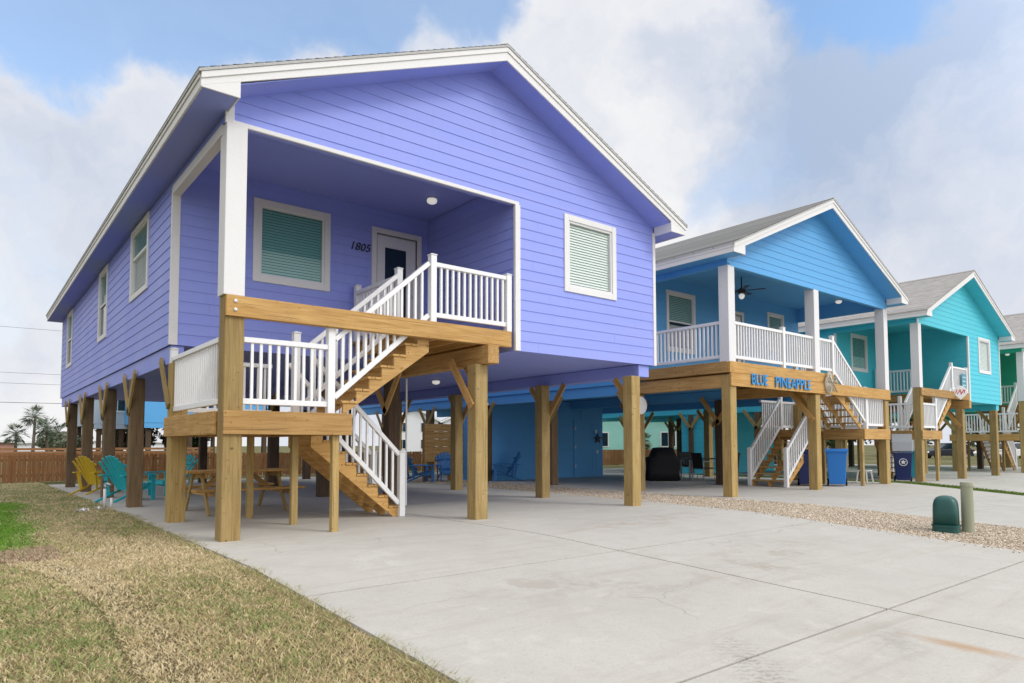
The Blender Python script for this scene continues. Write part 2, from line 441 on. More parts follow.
def seg_dist(P):
    best = np.full(len(P), 9.); side = np.zeros(len(P))
    for a, b in zip(PATH, PATH[1:]):
        d = b - a; t = np.clip(((P - a) @ d) / (d @ d), 0, 1); q = a + t[:, None] * d; r = P - q
        dd = np.hypot(r[:, 0], r[:, 1]); s = d[0] * r[:, 1] - d[1] * r[:, 0]
        m = dd < best; best[m] = dd[m]; side[m] = np.sign(s[m])
    return best * side
def lawn_tint(P):
    n = len(P)
    straw = np.array((.90, .77, .50)); tan = np.array((.80, .64, .38)); olive = np.array((.54, .51, .23)); green = np.array((.36, .45, .16)); vivid = np.array((.22, .42, .06)); brown = np.array((.38, .27, .16))
    a = vnoise(P, .55) * .6 + vnoise(P, 2.1, 3.3) * .5 + vnoise(P, 7, 8.1) * .45 + rng.normal(0, .46, n)
    sd = seg_dist(P)
    # lawn left of the strip is greener, right of it straw
    left = sd < 0
    far = np.clip((P[:, 1] - 1.5) / 7, 0, 1)
    g = a + np.where(left & (P[:, 1] < .3), .34, -.16) + far * .50 
    strip = np.exp(-((sd - .22) / .17) ** 2); g = g - strip * .55
    k = np.clip(g * .9 + .5, 0, 1)[:, None]
    c = np.where(k < .5, straw + (tan - straw) * (k / .5) * 1.0, tan + (olive - tan) * ((k - .5) / .5))
    c = np.where((k > .86), olive + (green - olive) * ((k - .86) / .14), c)
    c = np.where((rng.uniform(0, 1, (n, 1)) < .13), brown, c)
    wob = vnoise(P, .9, 5.) * .35
    viv = (P[:, 0] < -1.88 + wob * .5 + .05 * (P[:, 1] - 1.4) + rng.normal(0, .13, n)) & (P[:, 1] > 1.0 + wob + rng.normal(0, .18, n)) & (P[:, 1] < 9.2 + rng.normal(0, .5, n)) & (rng.uniform(0, 1, n) < .86)
    c = np.where(viv[:, None], vivid * rng.uniform(.75, 1.3, (n, 1)), c)
    pinkstrip = (P[:, 0] < -1.6) & (P[:, 1] > -.05) & (P[:, 1] < .95 + wob)
    c = np.where(pinkstrip[:, None] & (rng.uniform(0, 1, (n, 1)) < .8), np.array((.62, .47, .33)), c)
    edge = np.exp(-((sd + .03) / (.028 + .02 * np.abs(vnoise(P, 5, 2.)))) ** 2) * (P[:, 1] < .4)
    hk = np.where(viv, 1.25, 1.0) * (1 - .75 * np.clip(strip, 0, 1) * .5) * (1 - .62 * edge)
    return c * rng.uniform(.72, 1.18, (n, 1)), hk
def lawn_clip(P):
    wob = np.array([noise.noise(Vector((0, p * 3.1, 0))) * .045 + noise.noise(Vector((4, p * 11, 0))) * .05 for p in P[:, 1]])
    return (P[:, 0] < -.235 + wob)
grass('lawn_grass', [(-2.9, -.16, -7.3, -5, 10500), (-3.2, -.16, -5, -3, 7800), (-3.6, -.16, -3, 0, 5400), (-4.2, -.16, 0, 4, 3400), (-5, -.16, 4, 9, 2000), (-6, -.16, 9, 22.6, 700), (-9, -3.2, -7.3, 0, 350)],
      'dormant straw and green lawn left of the driveway', .034, lawn_tint, lawn_clip)
def tuft_clip(P):
    k = np.array([noise.noise(Vector((p * 4.3, 7.7, 0))) for p in P[:, 1]])
    return (P[:, 0] < -.20 + k * .10) & (k > -.25)
def tuft_tint(P):
    n = len(P); k = rng.uniform(0, 1, (n, 1)); c = np.array((.80, .66, .42)) * k + np.array((.34, .38, .13)) * (1 - k)
    return c * rng.uniform(.7, 1.1, (n, 1)), np.ones(n)
grass('grass_tufts', [(-.34, -.12, -7.3, -2, 4200), (-.34, -.12, -2, 5, 2200)], 'ragged tufts of longer grass leaning over the driveway edge', .058, tuft_tint, tuft_clip)
def strip_tint(P):
    n = len(P); return np.array((.12, .21, .04))[None] * rng.uniform(.6, 1.4, (n, 1)) + rng.uniform(0, .08, (n, 1)) * np.array((1, .6, .1)), np.ones(n)
grass('grass_strip', [(20.3, 21.6, -9, 8, 900)], 'narrow green grass strip between the blue house driveway and the turquoise house', .07, strip_tint)
def back_tint(P):
    n = len(P); k = rng.uniform(0, 1, (n, 1)); return np.array((.13, .18, .05)) * (1 - k) + np.array((.33, .26, .12)) * k, np.ones(n)

# ------------------------------------------------------------------ houses
W, D, PD, EO, OV = 8.4, 18.67, 2.83, .435, .47
ZR, ZE, ZW, ZH, ZC = 7.696, 5.661, 2.79, 5.31, 5.75
SL = (ZR - ZE) / (W / 2 + EO)
def roofz(x): return ZR - SL * abs(x - W / 2)
PW, ZD, ZL = 4.75, 3.10, 1.64

def wall_M(o, u, n):     # local (u, n, z)
    return Matrix(((u[0], n[0], 0, o[0]), (u[1], n[1], 0, o[1]), (0, 0, 1, 0), (0, 0, 0, 1)))
def siding(mb, u0, u1, z0, z1, holes=(), clip=None, exp=.178, zbase=None):
    zb = z0 if zbase is None else zbase; rows = []
    k = 0
    while zb + k * exp < z1 - 1e-6:
        a, b = zb + k * exp, zb + (k + 1) * exp; k += 1
        if b <= z0: continue
        cuts = sorted({max(a, z0), min(b, z1)} | {z for h in holes for z in (h[2], h[3]) if max(a, z0) < z < min(b, z1)})
        joints = []
        u = u0 + random.uniform(.3, 3.6)
        while u < u1: joints.append(u); u += 4.9
        for c, d in zip(cuts, cuts[1:]):
            if d - c < 1e-4: continue
            off = lambda z: .013 - .010 * (z - a) / exp
            iv = [(u0, u1)]
            for h in holes:
                if h[2] < (c + d) / 2 < h[3]:
                    nv = []
                    for p, q in iv:
                        if h[1] <= p or h[0] >= q: nv.append((p, q)); continue
                        if h[0] > p: nv.append((p, h[0]))
                        if h[1] < q: nv.append((h[1], q))
                    iv = nv
            for j in joints:
                nv = []
                for p, q in iv:
                    if clip and not (max(clip(c)[0], clip(d)[0]) + .5 < j < min(clip(c)[1], clip(d)[1]) - .5): nv.append((p, q)); continue
                    if p + .05 < j < q - .05: nv += [(p, j - .0009), (j + .0009, q)]
                    else: nv.append((p, q))
                iv = nv
            for p, q in iv:
                p1, q1, p2, q2 = p, q, p, q
                if clip:
                    la, lb = clip(c); ma, mc = clip(d)
                    p1, q1, p2, q2 = max(p, la), min(q, lb), max(p, ma), min(q, mc)
                    if p1 >= q1: continue
                    if p2 >= q2: p2 = q2 = min(max((p2 + q2) / 2, p1), q1)
                vs = [(p1, off(c), c), (q1, off(c), c), (q2, off(d), d), (p2, off(d), d)]
                fs = [(0, 1, 2, 3)]
                if abs(c - a) < 1e-6:
                    vs += [(p1, .0, c), (q1, .0, c)]; fs.append((0, 4, 5, 1))
                mb.add(vs, fs)

def window(parent, M, u0, u1, z0, z1, mid=True, casing=.095, gl_top=None, gl_bot=None, blind=None, split=None, blind_full=True):
    """casing outer rect; local frame M"""
    a, b, c, d = u0 + casing, u1 - casing, z0 + casing, z1 - casing
    f = MB(M)
    f.box(u0, a, 0, .034, z0, z1); f.box(b, u1, 0, .034, z0, z1); f.box(a, b, 0, .0335, z0, c); f.box(a, b, 0, .0335, d, z1)
    fr = f.build('window', WHITE, parent, bevel=.004)
    s = MB(M); w = .035; zm = (c + d) / 2 if split is None else c + (d - c) * split
    for (p, q, r, t) in ((a, a + w, c, d), (b - w, b, c, d), (a + w, b - w, c, c + w), (a + w, b - w, d - w, d)): s.box(p, q, -.05, .012, r, t)
    if mid: s.box(a + w, b - w, -.045, .005, zm - .02, zm + .02)
    s.box(a - .01, a, -.16, 0, c, d); s.box(b, b + .01, -.16, 0, c, d); s.box(a, b, -.16, 0, c - .01, c); s.box(a, b, -.16, 0, d, d + .01)
    s.build('sash', FRAMEG, fr)
    gt, gb_ = gl_top or GLASS, gl_bot or GLASS
    if mid or gl_bot:
        MB(M).box(a + w, b - w, -.026, -.022, zm + .02, d - w).build('pane', gt, fr)
        MB(M).box(a + w, b - w, -.026, -.022, c + w, zm - .02 if mid else zm + .019).build('pane', gb_, fr)
    else:
        MB(M).box(a + w, b - w, -.026, -.022, c + w, d - w).build('pane', gt, fr)
    MB(M).box(a, b, -.17, -.16, c, d).build('room_backing', INT, fr)
    bl = MB(M); z = d - .05; lim = c + .04 if blind_full else zm
    while z > lim:
        bl.add([(a + .01, -.038, z - .046), (b - .01, -.038, z - .046), (b - .01, -.056, z), (a + .01, -.056, z)], [(0, 1, 2, 3)]); z -= .05
    bl.build('blind', blind or BLIND, fr)
    return fr

def ceiling_light(parent, x, y, z, name='ceiling_light'):
    o = MB().lathe([(.10, 0), (.10, -.02), (.085, -.025)], (x, y, z), 18).build(name, METAL, parent, smooth=False)
    MB().lathe([(.088, -.022), (.098, -.05), (.085, -.085), (.05, -.105), (.01, -.112)], (x, y, z), 18).build('globe', LAMP, o, smooth=True)
    return o

def text_mesh(name, txt, size, depth, mat, parent, M, shear=0, align='CENTER'):
    cu = bpy.data.curves.new(name, 'FONT'); cu.body = txt; cu.size = size; cu.extrude = depth; cu.align_x = align; cu.shear = shear
    cu.resolution_u = 3
    tmp = bpy.data.objects.new('tmp_text', cu); COL.objects.link(tmp)
    dg = bpy.context.evaluated_depsgraph_get(); me = bpy.data.meshes.new_from_object(tmp.evaluated_get(dg))
    bpy.data.objects.remove(tmp); bpy.data.curves.remove(cu)
    me.transform(M); me.materials.clear(); me.materials.append(mat); me.name = name
    o = bpy.data.objects.new(name, me); COL.objects.link(o)
    if parent is not None: o.parent = parent
    return o

def railing(parent, p, q, h=.95, lift=.09, posts=(), spacing=.115, M=None, name='railing', post_h=1.07):
    """p, q on the floor line (slope allowed). One railing: rails, balusters (slat pattern), newel posts"""
    p = Vector(p); q = Vector(q)
    if M is not None: p = M @ p; q = M @ q
    L = (Vector((q.x, q.y, 0)) - Vector((p.x, p.y, 0))).length
    r = MB(); up = Vector((0, 0, 1))
    r.bar(p + up * (h - .035), q + up * (h - .035), .075, .07)
    o = r.build(name, VINYL, parent, bevel=.006)
    MB().bar(p + up * (lift + .03), q + up * (lift + .03), .05, .075).build('bottom_rail', VINYL, o, bevel=.006)
    b = MB(); n = max(2, int(round(L / spacing))); d = q - p
    sd = Vector((d.x, d.y, 0)).normalized()
    for i in range(1, n):
        c = p + d * (i / n)
        b.bar(c + up * (lift + .05), c + up * (h - .06), .036, .036, sd)
    b.build('baluster_panel', VINYL, o)
    return o
def newel(parent, x, y, z0, z1, M=None, w=.105):
    c = Vector((x, y, 0))
    if M is not None: c = M @ c
    b = MB(); h = w / 2
    b.box(c.x - h, c.x + h, c.y - h, c.y + h, z0, z1 - .03)
    b.box(c.x - h - .008, c.x + h + .008, c.y - h - .008, c.y + h + .008, z1 - .03, z1 - .012)
    k = h + .006
    b.add([(c.x - k, c.y - k, z1 - .012), (c.x + k, c.y - k, z1 - .012), (c.x + k, c.y + k, z1 - .012), (c.x - k, c.y + k, z1 - .012), (c.x, c.y, z1 + .012)],
          [(0, 1, 4), (1, 2, 4), (2, 3, 4), (3, 0, 4), (3, 2, 1, 0)])
    return b.build('newel_post', VINYL, parent, bevel=.005)

def stringer(mb, x0, z0, x1, z1, y0, y1, n, treadt=.03, depth=.25):
    """cut stringer from upper end (x0,z0) down to (x1,z1): n risers"""
    rise = (z0 - z1) / n; run = (x1 - x0) / (n - 1)
    poly = [(x0, z0 - rise - treadt)]
    pts = []
    x = x0; z = z0 - rise
    top = []
    for i in range(n - 1):
        top += [(x0 + run * i, z0 - rise * (i + 1) - treadt), (x0 + run * (i + 1), z0 - rise * (i + 1) - treadt)]
    top.append((x1, max(z1, z0 - rise * n)))
    # lower edge parallel
    sl = (z1 - z0) / (x1 - x0 + 1e-9)
    nx = math.hypot(rise, run)
    bot = [(x1 - run * .55 * (1 if x1 > x0 else 1), z1)] if z1 < .3 else [(x1, z1 - .02)]
    bot.append((x0, z0 - rise - depth * nx / abs(run) * .85))
    mb.prism(top + bot, 'y', y0, y1)

def stairs(parent, M, x0, z0, x1, z1, y0, y1, n):
    s = MB(M)
    for a, b in ((y0, y0 + .04), ((y0 + y1) / 2 - .02, (y0 + y1) / 2 + .02), (y1 - .04, y1)): stringer(s, x0, z0, x1, z1, a, b, n)
    st = s.build('staircase', WX, parent, bevel=.004)
    rise = (z0 - z1) / n; run = (x1 - x0) / (n - 1); sg = 1 if run > 0 else -1
    for i in range(n - 1):
        t = MB(M); z = z0 - rise * (i + 1); xa = x0 + run * i; xb = x0 + run * (i + 1) + .03 * sg
        lo, hi = min(xa, xb), max(xa, xb); mid = (lo + hi) / 2
        t.box(lo, mid - .004, y0 - .02, y1 + .02, z - .034, z); t.box(mid + .004, hi, y0 - .02, y1 + .02, z - .034, z)
        t.build('tread', WY, st, bevel=.004)
    return st

def piling(parent, x, y, z0, z1, mat, braces=(), w=.244, brace_mat=None, drop=0.0):
    o = MB().box(x, x + w, y, y + w, z0, z1).build('piling', mat, parent, bevel=.012)
    for (dy, side) in braces:       # knee brace in the depth plane, on one face
        L = .72; xx = x + (w + .022 if side > 0 else -.022)
        yc = y + w / 2
        b = MB().box(-.019, .019, -.068, .068, -.12, L + .16)
        bo = b.build('brace', brace_mat or WZ, o, bevel=.004)
        bo.location = (xx, yc + dy * .03, z1 - .60 - drop); bo.rotation_euler = (R(-38) * dy, 0, 0)
    return o

def house(name, X0, Y0, label, wallmat, roofmat, layout, number=None, dz=0.0, detail=True, enclosure=None, encmat=None, under=None):
    h = thing(name, (X0, Y0, dz), label, 'house')
    full = layout == 'full'; plain = layout == 'plain'
    pw = W if full else PW
    wm = wallmat
    um = under or wallmat
    # frames: (origin, u dir, outward normal)
    ML = wall_M((0, 0), (0, 1), (-1, 0)); MF = wall_M((0, 0), (1, 0), (0, -1)); MP = wall_M((0, PD), (1, 0), (0, -1))
    MR = wall_M((W, 0), (0, 1), (1, 0)); MI = wall_M((PW, 0), (0, 1), (-1, 0)); MBk = wall_M((0, D), (1, 0), (0, 1))
    py = 0 if plain else PD
    # windows on the left wall: (y0, y1, z0, z1)
    lw = [(4.62, 6.3, 4.02, 5.43), (9.16, 10.45, 3.71, 5.43), (15.8, 17.15, 3.66, 5.43)]
    cs = .095
    hole = lambda r: (r[0] + cs, r[1] - cs, r[2] + cs, r[3] - cs)
    m = MB(ML); siding(m, py, D, ZW, 5.46, [hole(r) for r in lw])
    m.build('wall', wm, h, fix=False)
    if not plain:
        m = MB(ML); siding(m, 0, PD, 5.34, 5.46, zbase=ZW); m.build('wall', wm, h, fix=False)
    m = MB(MR); siding(m, 0 if not full else PD, D, ZW, 5.46); m.build('wall', wm, h, fix=False)
    if full:
        m = MB(MR); siding(m, 0, PD, 5.34, 5.46, zbase=ZW); m.build('wall', wm, h, fix=False)
    m = MB(MBk); siding(m, 0, W, ZW, 7.4, clip=lambda z: (0, W) if z < 5.5 else (max(0, (z - ZE + .25) / SL - EO), W - max(0, (z - ZE + .25) / SL - EO))); m.build('wall', wm, h, fix=False)
    # gable + front
    def gclip(z):
        k = max(0.0, W / 2 - (ZR - .22 - z) / SL); return (k, W - k)
    fw = (5.87, 7.24, 3.97, 5.40)
    m = MB(MF)
    if plain: siding(m, 0, W, ZW, ZR - .24, [hole(fw)], clip=gclip)
    else: siding(m, 0, W, 5.36, ZR - .24, ([] if full else [hole(fw)]), clip=gclip, zbase=ZW)
    m.build('gable', wm, h, fix=False)
    if not (plain or full):
        m = MB(MF); siding(m, PW, W, ZW, 5.36, [hole(fw)], zbase=ZW); m.build('wall', wm, h, fix=False)
    # corner trims
    ct = lambda x0, x1, y0, y1, z0, z1: MB().box(x0, x1, y0, y1, z0, z1).build('corner_trim', WHITE, h, bevel=.004)
    if not full: ct(-.024, .085, -.024, .02, ZH + (0 if not plain else 0), 5.60)
    if not full: ct(W - .06, W + .022, -.024, .03, ZW, 5.52)
    ct(-.026, .10, py - .026, py + .03, ZW, 5.31 if not plain else 5.45)
    ct(-.024, .03, D - .06, D + .026, ZW, 5.45)
    if not (plain or full): ct(PW - .026, PW + .085, -.028, .03, ZW, ZH)
    # roof
    r = MB(); yr0, yr1 = -OV - .03, D + OV + .03
    for sgn in (-1, 1):
        xe = -EO - .03 if sgn < 0 else W + EO + .03; xr = W / 2
        ze_, zr_ = roofz(xe), ZR; ln = math.hypot(xe - xr, zr_ - ze_)
        vs = [(xe, yr0, ze_), (xe, yr1, ze_), (xr, yr1, zr_), (xr, yr0, zr_)]
        vs2 = [(x, y, z - .035) for x, y, z in vs]
        q = [(0, 0), (yr1 - yr0, 0), (yr1 - yr0, ln), (0, ln)]
        r.add(vs + vs2, [(0, 1, 2, 3), (4, 7, 6, 5), (0, 4, 5, 1), (0, 3, 7, 4), (1, 5, 6, 2)], [q, q, q, q, q])
        # shingle courses raise the surface a little, row by row
        nrow = int(ln / .14)
        for i in range(0, nrow):
            t0, t1 = i / nrow, (i + 1) / nrow
            P0 = Vector((xe, 0, ze_)).lerp(Vector((xr, 0, zr_)), t0); P1 = Vector((xe, 0, ze_)).lerp(Vector((xr, 0, zr_)), t1)
            nrm = Vector((-(zr_ - ze_) / ln if sgn < 0 else (zr_ - ze_) / ln, 0, abs(xr - xe) / ln))
            A, B = P0 + nrm * .014, P1 + nrm * .003; C = P0 + nrm * .001
            r.add([(A.x, yr0, A.z), (A.x, yr1, A.z), (B.x, yr1, B.z), (B.x, yr0, B.z), (C.x, yr0, C.z), (C.x, yr1, C.z)],
                  [(0, 1, 2, 3), (4, 5, 1, 0)], [[(0, t0 * ln), (yr1 - yr0, t0 * ln), (yr1 - yr0, t1 * ln), (0, t1 * ln)], [(0, t0 * ln)] * 4])
    roof = r.build('roof', roofmat, h, fix=False)
    rc = MB()
    rc.prism([(W / 2 - .15, roofz(W / 2 - .15) + .02), (W / 2, ZR + .028), (W / 2 + .15, roofz(W / 2 + .15) + .02), (W / 2, ZR + .012)], 'y', yr0 + .01, yr1 - .01)
    rc.build('ridge_cap', roofmat, roof)
    F = MB()
    for y0, y1, yo in ((-OV, -OV + .028, -OV - .018), (D + OV - .028, D + OV, D + OV + .018)):
        for sgn in (-1, 1):
            xe = -EO if sgn < 0 else W + EO; xc = W / 2
            F.prism([(xe, roofz(xe) - .035), (xc, ZR - .035), (xc, ZR - .255), (xe, roofz(xe) - .255 + .055)], 'y', y0, y1)
            F.prism([(xe, roofz(xe) - .036), (xc, ZR - .036), (xc, ZR - .115), (xe, roofz(xe) - .115)], 'y', min(yo, y0), max(yo, y0 + .001))
    for xe, s_ in ((-EO, 1), (W + EO, -1)):
        F.box(min(xe, xe + s_ * .026), max(xe, xe + s_ * .026), -OV + .03, D + OV - .03, 5.452, ZE - .036)
        F.box(min(xe, xe - s_ * .016), max(xe, xe - s_ * .016), -OV + .03, D + OV - .03, 5.56, ZE - .037)
    F.each('fascia', WHITE, roof, bevel=.003)
    SF = MB()
    for a, b in ((-EO + .028, 0.0), (W, W + EO - .028)):
        SF.box(a, b, -OV + .03, D + OV - .03, 5.462, 5.474)
    for y0, y1 in ((-OV + .03, -.001), (D + .001, D + OV - .03)):
        for sgn in (-1, 1):
            xe = 0.0 if sgn < 0 else W; xc = W / 2
            SF.prism([(xe, roofz(xe) - .232), (xc, ZR - .232), (xc, ZR - .218), (xe, roofz(xe) - .218)], 'y', y0, y1)
    SF.each('soffit', um, roof)
    PC = MB()
    for yy0, yy1 in ((-OV, -OV + .027), (D + OV - .027, D + OV)):
        for xa, xb in ((-EO + .002, .022), (W + EO - .002, W - .022)):
            zi = roofz(max(min(xb, W), 0)) - .2
            PC.prism([(xa, 5.45), (xb, 5.45), (xb, zi), (xa, roofz(xa) - .19)], 'y', yy0 + .002, yy1 - .002)
    for xa, xb in ((0, .02), (W - .02, W)):
        PC.box(xa, xb, -OV + .028, -.026, 5.451, roofz(0) - .215)
    PC.each('eave_return', WHITE, roof, bevel=.003)
    # attic closing so no light leaks: ceiling slab
    ck = MB().box(.02, W - .02, py + .02, D - .02, 5.5, 5.52)
    ck.build('attic_floor', um, h)
    # underside
    us = MB()
    if plain: us.box(.02, W - .02, .02, D - .02, ZW + .006, ZW + .03)
    elif full: us.box(.02, W - .02, PD + .02, D - .02, ZW + .006, ZW + .03)
    else:
        us.box(.02, W - .02, PD + .02, D - .02, ZW + .006, ZW + .03); us.box(PW + .02, W - .02, .02, PD + .02, ZW + .0065, ZW + .03)
    us.each('floor_underside', um if not under else under, h)
    if not plain:
        m = MB(MP); dr = (3.48, 4.58, 3.12, 5.395) if not full else (4.0, 5.1, 3.12, 5.25)
        if full: pwins = [(1.35, 2.65, 3.75, 5.45), (6.45, 7.45, 4.2, 5.45)]
        else: pwins = [(1.25, 2.64, 4.0, 5.45)]
        siding(m, 0, pw, ZW, ZC, [hole(p) for p in pwins] + [(dr[0] + .1, dr[1] - .1, dr[2], dr[3] - .1)]); m.build('wall', wm, h, fix=False)
        if not full:
            m = MB(MI); siding(m, 0, PD, ZW, ZC); m.build('wall', wm, h, fix=False)
            o2 = MB(MP); window(h, MP, *pwins[0], mid=False, casing=.115, gl_top=GLASSD, gl_bot=GLASS, split=.36, blind=BLINDG)
        else:
            window(h, MP, *pwins[0], gl_top=GLASSD, gl_bot=GLASSB); window(h, MP, *pwins[1], mid=False, gl_top=GLASSD)
        # porch ceiling and header backs
        MB().box(.02, pw - (.0 if full else .02), .02, PD, ZC, ZC + .02).build('porch_ceiling', um, h)
        H = MB(); H.box(.10, pw - .005, .003, .10, ZH + .002, ZC); H.box(.003, .10, .005, PD - .002, ZH + .002, ZC)
        if full: H.box(W - .1, W - .003, .11, PD - .002, ZH + .002, ZC)
        H.each('porch_header', um, h)
        T = MB(); T.box(.05, pw + (.06 if not full else -.05), -.026, .012, ZH - .006, ZH + .052)
        T.box(-.026, .10, .14, PD - .03, ZH - .11, ZH + .03) if number else None
        T.each('opening_trim', WHITE if number else wm, h, bevel=.003)
        # door
        df = MB(MP); u0, u1, z0, z1 = dr
        df.box(u0, u0 + .1, 0, .034, z0, z1); df.box(u1 - .1, u1, 0, .034, z0, z1); df.box(u0 + .1, u1 - .1, 0, .0335, z1 - .1, z1)
        dfo = df.build('door', WHITE, h, bevel=.004)
        MB(MP).box(u0 + .1, u1 - .1, -.06, -.03, z0, z1 - .1).build('door_frame', paint('door_reveal', (.5, .5, .5)), dfo)
        lf = MB(MP); a, b = u0 + .125, u1 - .125; gt, gb0 = z1 - .35, z0 + .35; ga, gbb = a + .17, b - .21
        lf.box(a, ga, -.028, .0, z0 + .01, z1 - .13); lf.box(gbb, b, -.028, .0, z0 + .01, z1 - .13); lf.box(ga, gbb, -.028, .0, gt, z1 - .13); lf.box(ga, gbb, -.028, .0, z0 + .01, gb0)
        lf.build('door_leaf', FRAMEG, dfo, bevel=.004)
        MB(MP).box(ga, gbb, -.02, -.012, gb0, gt).build('pane', GLASSB, dfo)
        MB(MP).lathe([(.0, 0), (.03, .0), (.03, .05), (.0, .055)], (b - .06, .03, z0 + 1.0), 10).build('handle', METAL, dfo)
        ceiling_light(h, *((4.1, 1.65, ZC) if not full else (7.9, 1.2, ZC)))
        # columns
        cw = .262
        cols = [(-.008, -.025)] + ([(3.92, -.025), (W - cw + .01, -.025)] if full else [])
        for cx, cy in cols:
            MB().box(cx, cx + cw, cy, cy + cw, ZD - .0 if not full else (ZD - .02 if cx < 5 else 2.832), ZH + .02 if cx > 0 else ZH + .01).build('porch_column', WHITE, h, bevel=.006)
    if not full:
        window(h, MF, *fw, mid=False, gl_top=GLASS, casing=.11)
    for i, r_ in enumerate(lw):
        window(h, ML, *r_, gl_top=GLASSD if i != 1 else GLASSD, gl_bot=GLASS if i == 0 else GLASSB, split=.60 if i == 0 else .5, blind_full=(i != 1))
    if number:
        M = Matrix.Translation((3.23, PD - .022, 4.875)) @ Matrix.Rotation(R(90), 4, 'X')
        text_mesh('house_number', number, .215, .008, DKMETAL, h, M, shear=.25)
    # substructure -------------------------------------------------
    rowsL = [2.68, 6.0, 9.25, 12.85, 16.35]; rowsM = [-.02, 2.85, 6.1, 9.4, 12.9, 16.4]; rowsR = [-.02, 2.65, 6.13, 9.4, 12.9, 16.4]
    G = lambda x0, x1, y0, y1, z0, z1, mat: MB().box(x0, x1, y0, y1, z0, z1).build('girder', mat, h, bevel=.005)
    G(.022, .21, (PD + .03 if not plain else .03), D - .05, 2.50, ZW - .002, um)
    if plain:
        G(4.0, 4.22, .05, D - .05, 2.51, ZW - .001, um); rowsL = [0.02] + rowsL
    else:
        G(4.0, 4.22, -.22 if not full else .06, PD + .02, 2.51, 2.80, WY); G(4.0, 4.22, PD + .03, D - .05, 2.51, ZW - .001, um)
    xr = 7.66
    if full:
        G(.03, .25, .06, PD, 2.51, 2.80, WY); G(W - .25, W - .03, .06, PD, 2.51, 2.8, WY)
        G(8.0, 8.24, PD + .03, D - .05, 2.53, ZW - .002, um)
    else: G(7.93, 8.24, .035, D - .05, 2.55, ZW - .002, um)
    def base(x, y): return gz(X0 + x, Y0 + y) - dz - .05
    if not plain:
        piling(h, .0155, -.02, base(0, 0), ZD - .005 if not full else 2.80, PZ)
    for i, y in enumerate(rowsL):
        br = [(-1, -1), (1, -1)] if i > 0 else [(1, -1)]
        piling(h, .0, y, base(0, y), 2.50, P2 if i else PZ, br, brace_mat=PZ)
    for i, y in enumerate(rowsM):
        br = [(1, -1), (1, 1)] if i == 0 else [(-1, -1), (1, -1)]
        if enclosure and enclosure[2] - .3 < y < enclosure[3]: continue
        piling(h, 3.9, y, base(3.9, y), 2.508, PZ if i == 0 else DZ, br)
    for i, y in enumerate(rowsR):
        x = xr if not full else (W - .30 if i == 0 else 7.95)
        br = [(1, 1)] if i == 0 else [(-1, 1), (1, 1)]
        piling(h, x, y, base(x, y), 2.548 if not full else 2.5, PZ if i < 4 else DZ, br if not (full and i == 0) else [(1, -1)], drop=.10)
    ceiling_light(h, 6.5, 5.27, ZW); ceiling_light(h, 2.3, 9.5, ZW)
    if enclosure:
        x0, x1, y0, y1 = enclosure; em = encmat or wm
        Me = wall_M((x0, y0), (1, 0), (0, -1)); zb = base(x0, y0) + .05
        m = MB(Me); siding(m, 0, (x1 - x0) - 1.75, zb, 2.6, exp=.2)
        # panelled section with its door
        L = x1 - x0
        u = L - 1.75
        while u < L - .01:
            v_ = min(u + .2, L); m.add([(u, .012, zb), (v_ - .008, .012, zb), (v_ - .008, .012, 2.6), (u, .012, 2.6), (v_ - .008, 0, zb), (v_ - .008, 0, 2.6), (v_, 0, zb), (v_, 0, 2.6)], [(0, 1, 2, 3), (1, 4, 5, 2), (4, 6, 7, 5)]); u = v_
        Ms = wall_M((x0, y0), (0, 1), (-1, 0)); m.M = Ms; siding(m, 0, y1 - y0, zb, 2.6, exp=.2)
        Ms = wall_M((x1, y0), (0, 1), (1, 0)); m.M = Ms; siding(m, 0, y1 - y0, zb, 2.6, exp=.2)
        Ms = wall_M((x0, y1), (1, 0), (0, 1)); m.M = Ms; siding(m, 0, x1 - x0, zb, 2.6, exp=.2)
        m.M = None
        en = m.build('storage_room', em, h, fix=False)
        MB().box(x0, x1, y0, y1, 2.6, 2.78).build('room_top', em, en)
        d0 = x1 - 1.55
        dd = MB(Me); dd.M = Me
        f2 = MB(Me)
        u0_ = d0 - x0
        f2.box(u0_, u0_ + .07, .012, .034, zb + .02, 2.1); f2.box(u0_ + .95, u0_ + 1.02, .012, .034, zb + .02, 2.1); f2.box(u0_ + .07, u0_ + .95, .012, .033, 2.03, 2.1)
        fo = f2.build('room_door', em, en)
        MB(Me).box(u0_ + .07, u0_ + .95, .013, .024, zb + .03, 2.03).build('door_leaf', em, fo)
        for zz in (.35, 1.05, 1.75): MB(Me).box(u0_ + .04, u0_ + .1, .034, .042, zz, zz + .1).build('hinge', METAL, fo)
        MB(Me).box(u0_ + 1.12, u0_ + 1.2, .0125, .05, 1.62, 1.76).build('switch_box', VINYL, en); MB(Me).box(u0_ + 1.18, u0_ + 1.26, .0125, .05, .85, .98).build('outlet_box', VINYL, en)
    if plain: return h
    # deck and stairs ----------------------------------------------
    if full:
        M = Matrix.Translation((W, 0, 0)) @ Matrix.Scale(-1, 4, (1, 0, 0)); dx0, dx1 = 0.02, 5.05
        lx = 2.5          # landing reaches further along in the mirrored stair
    else:
        M = None; dx0, dx1 = 3.05, 4.72; lx = 1.72
    T_ = lambda x: W - x if full else x
    dk = MB()
    y = .10
    while y < PD - .03:
        dk.box(dx0, dx1, y, min(y + .14, PD - .02), ZD - .038, ZD); y += .147
    deck = dk.build('deck', WX, h, bevel=.003)
    j = MB()
    x = dx0 + .1
    while x < dx1 - .05: j.box(x, x + .04, .07, PD - .02, ZD - .27, ZD - .04); x += .4
    j.build('joist', DZ if False else WY, deck)
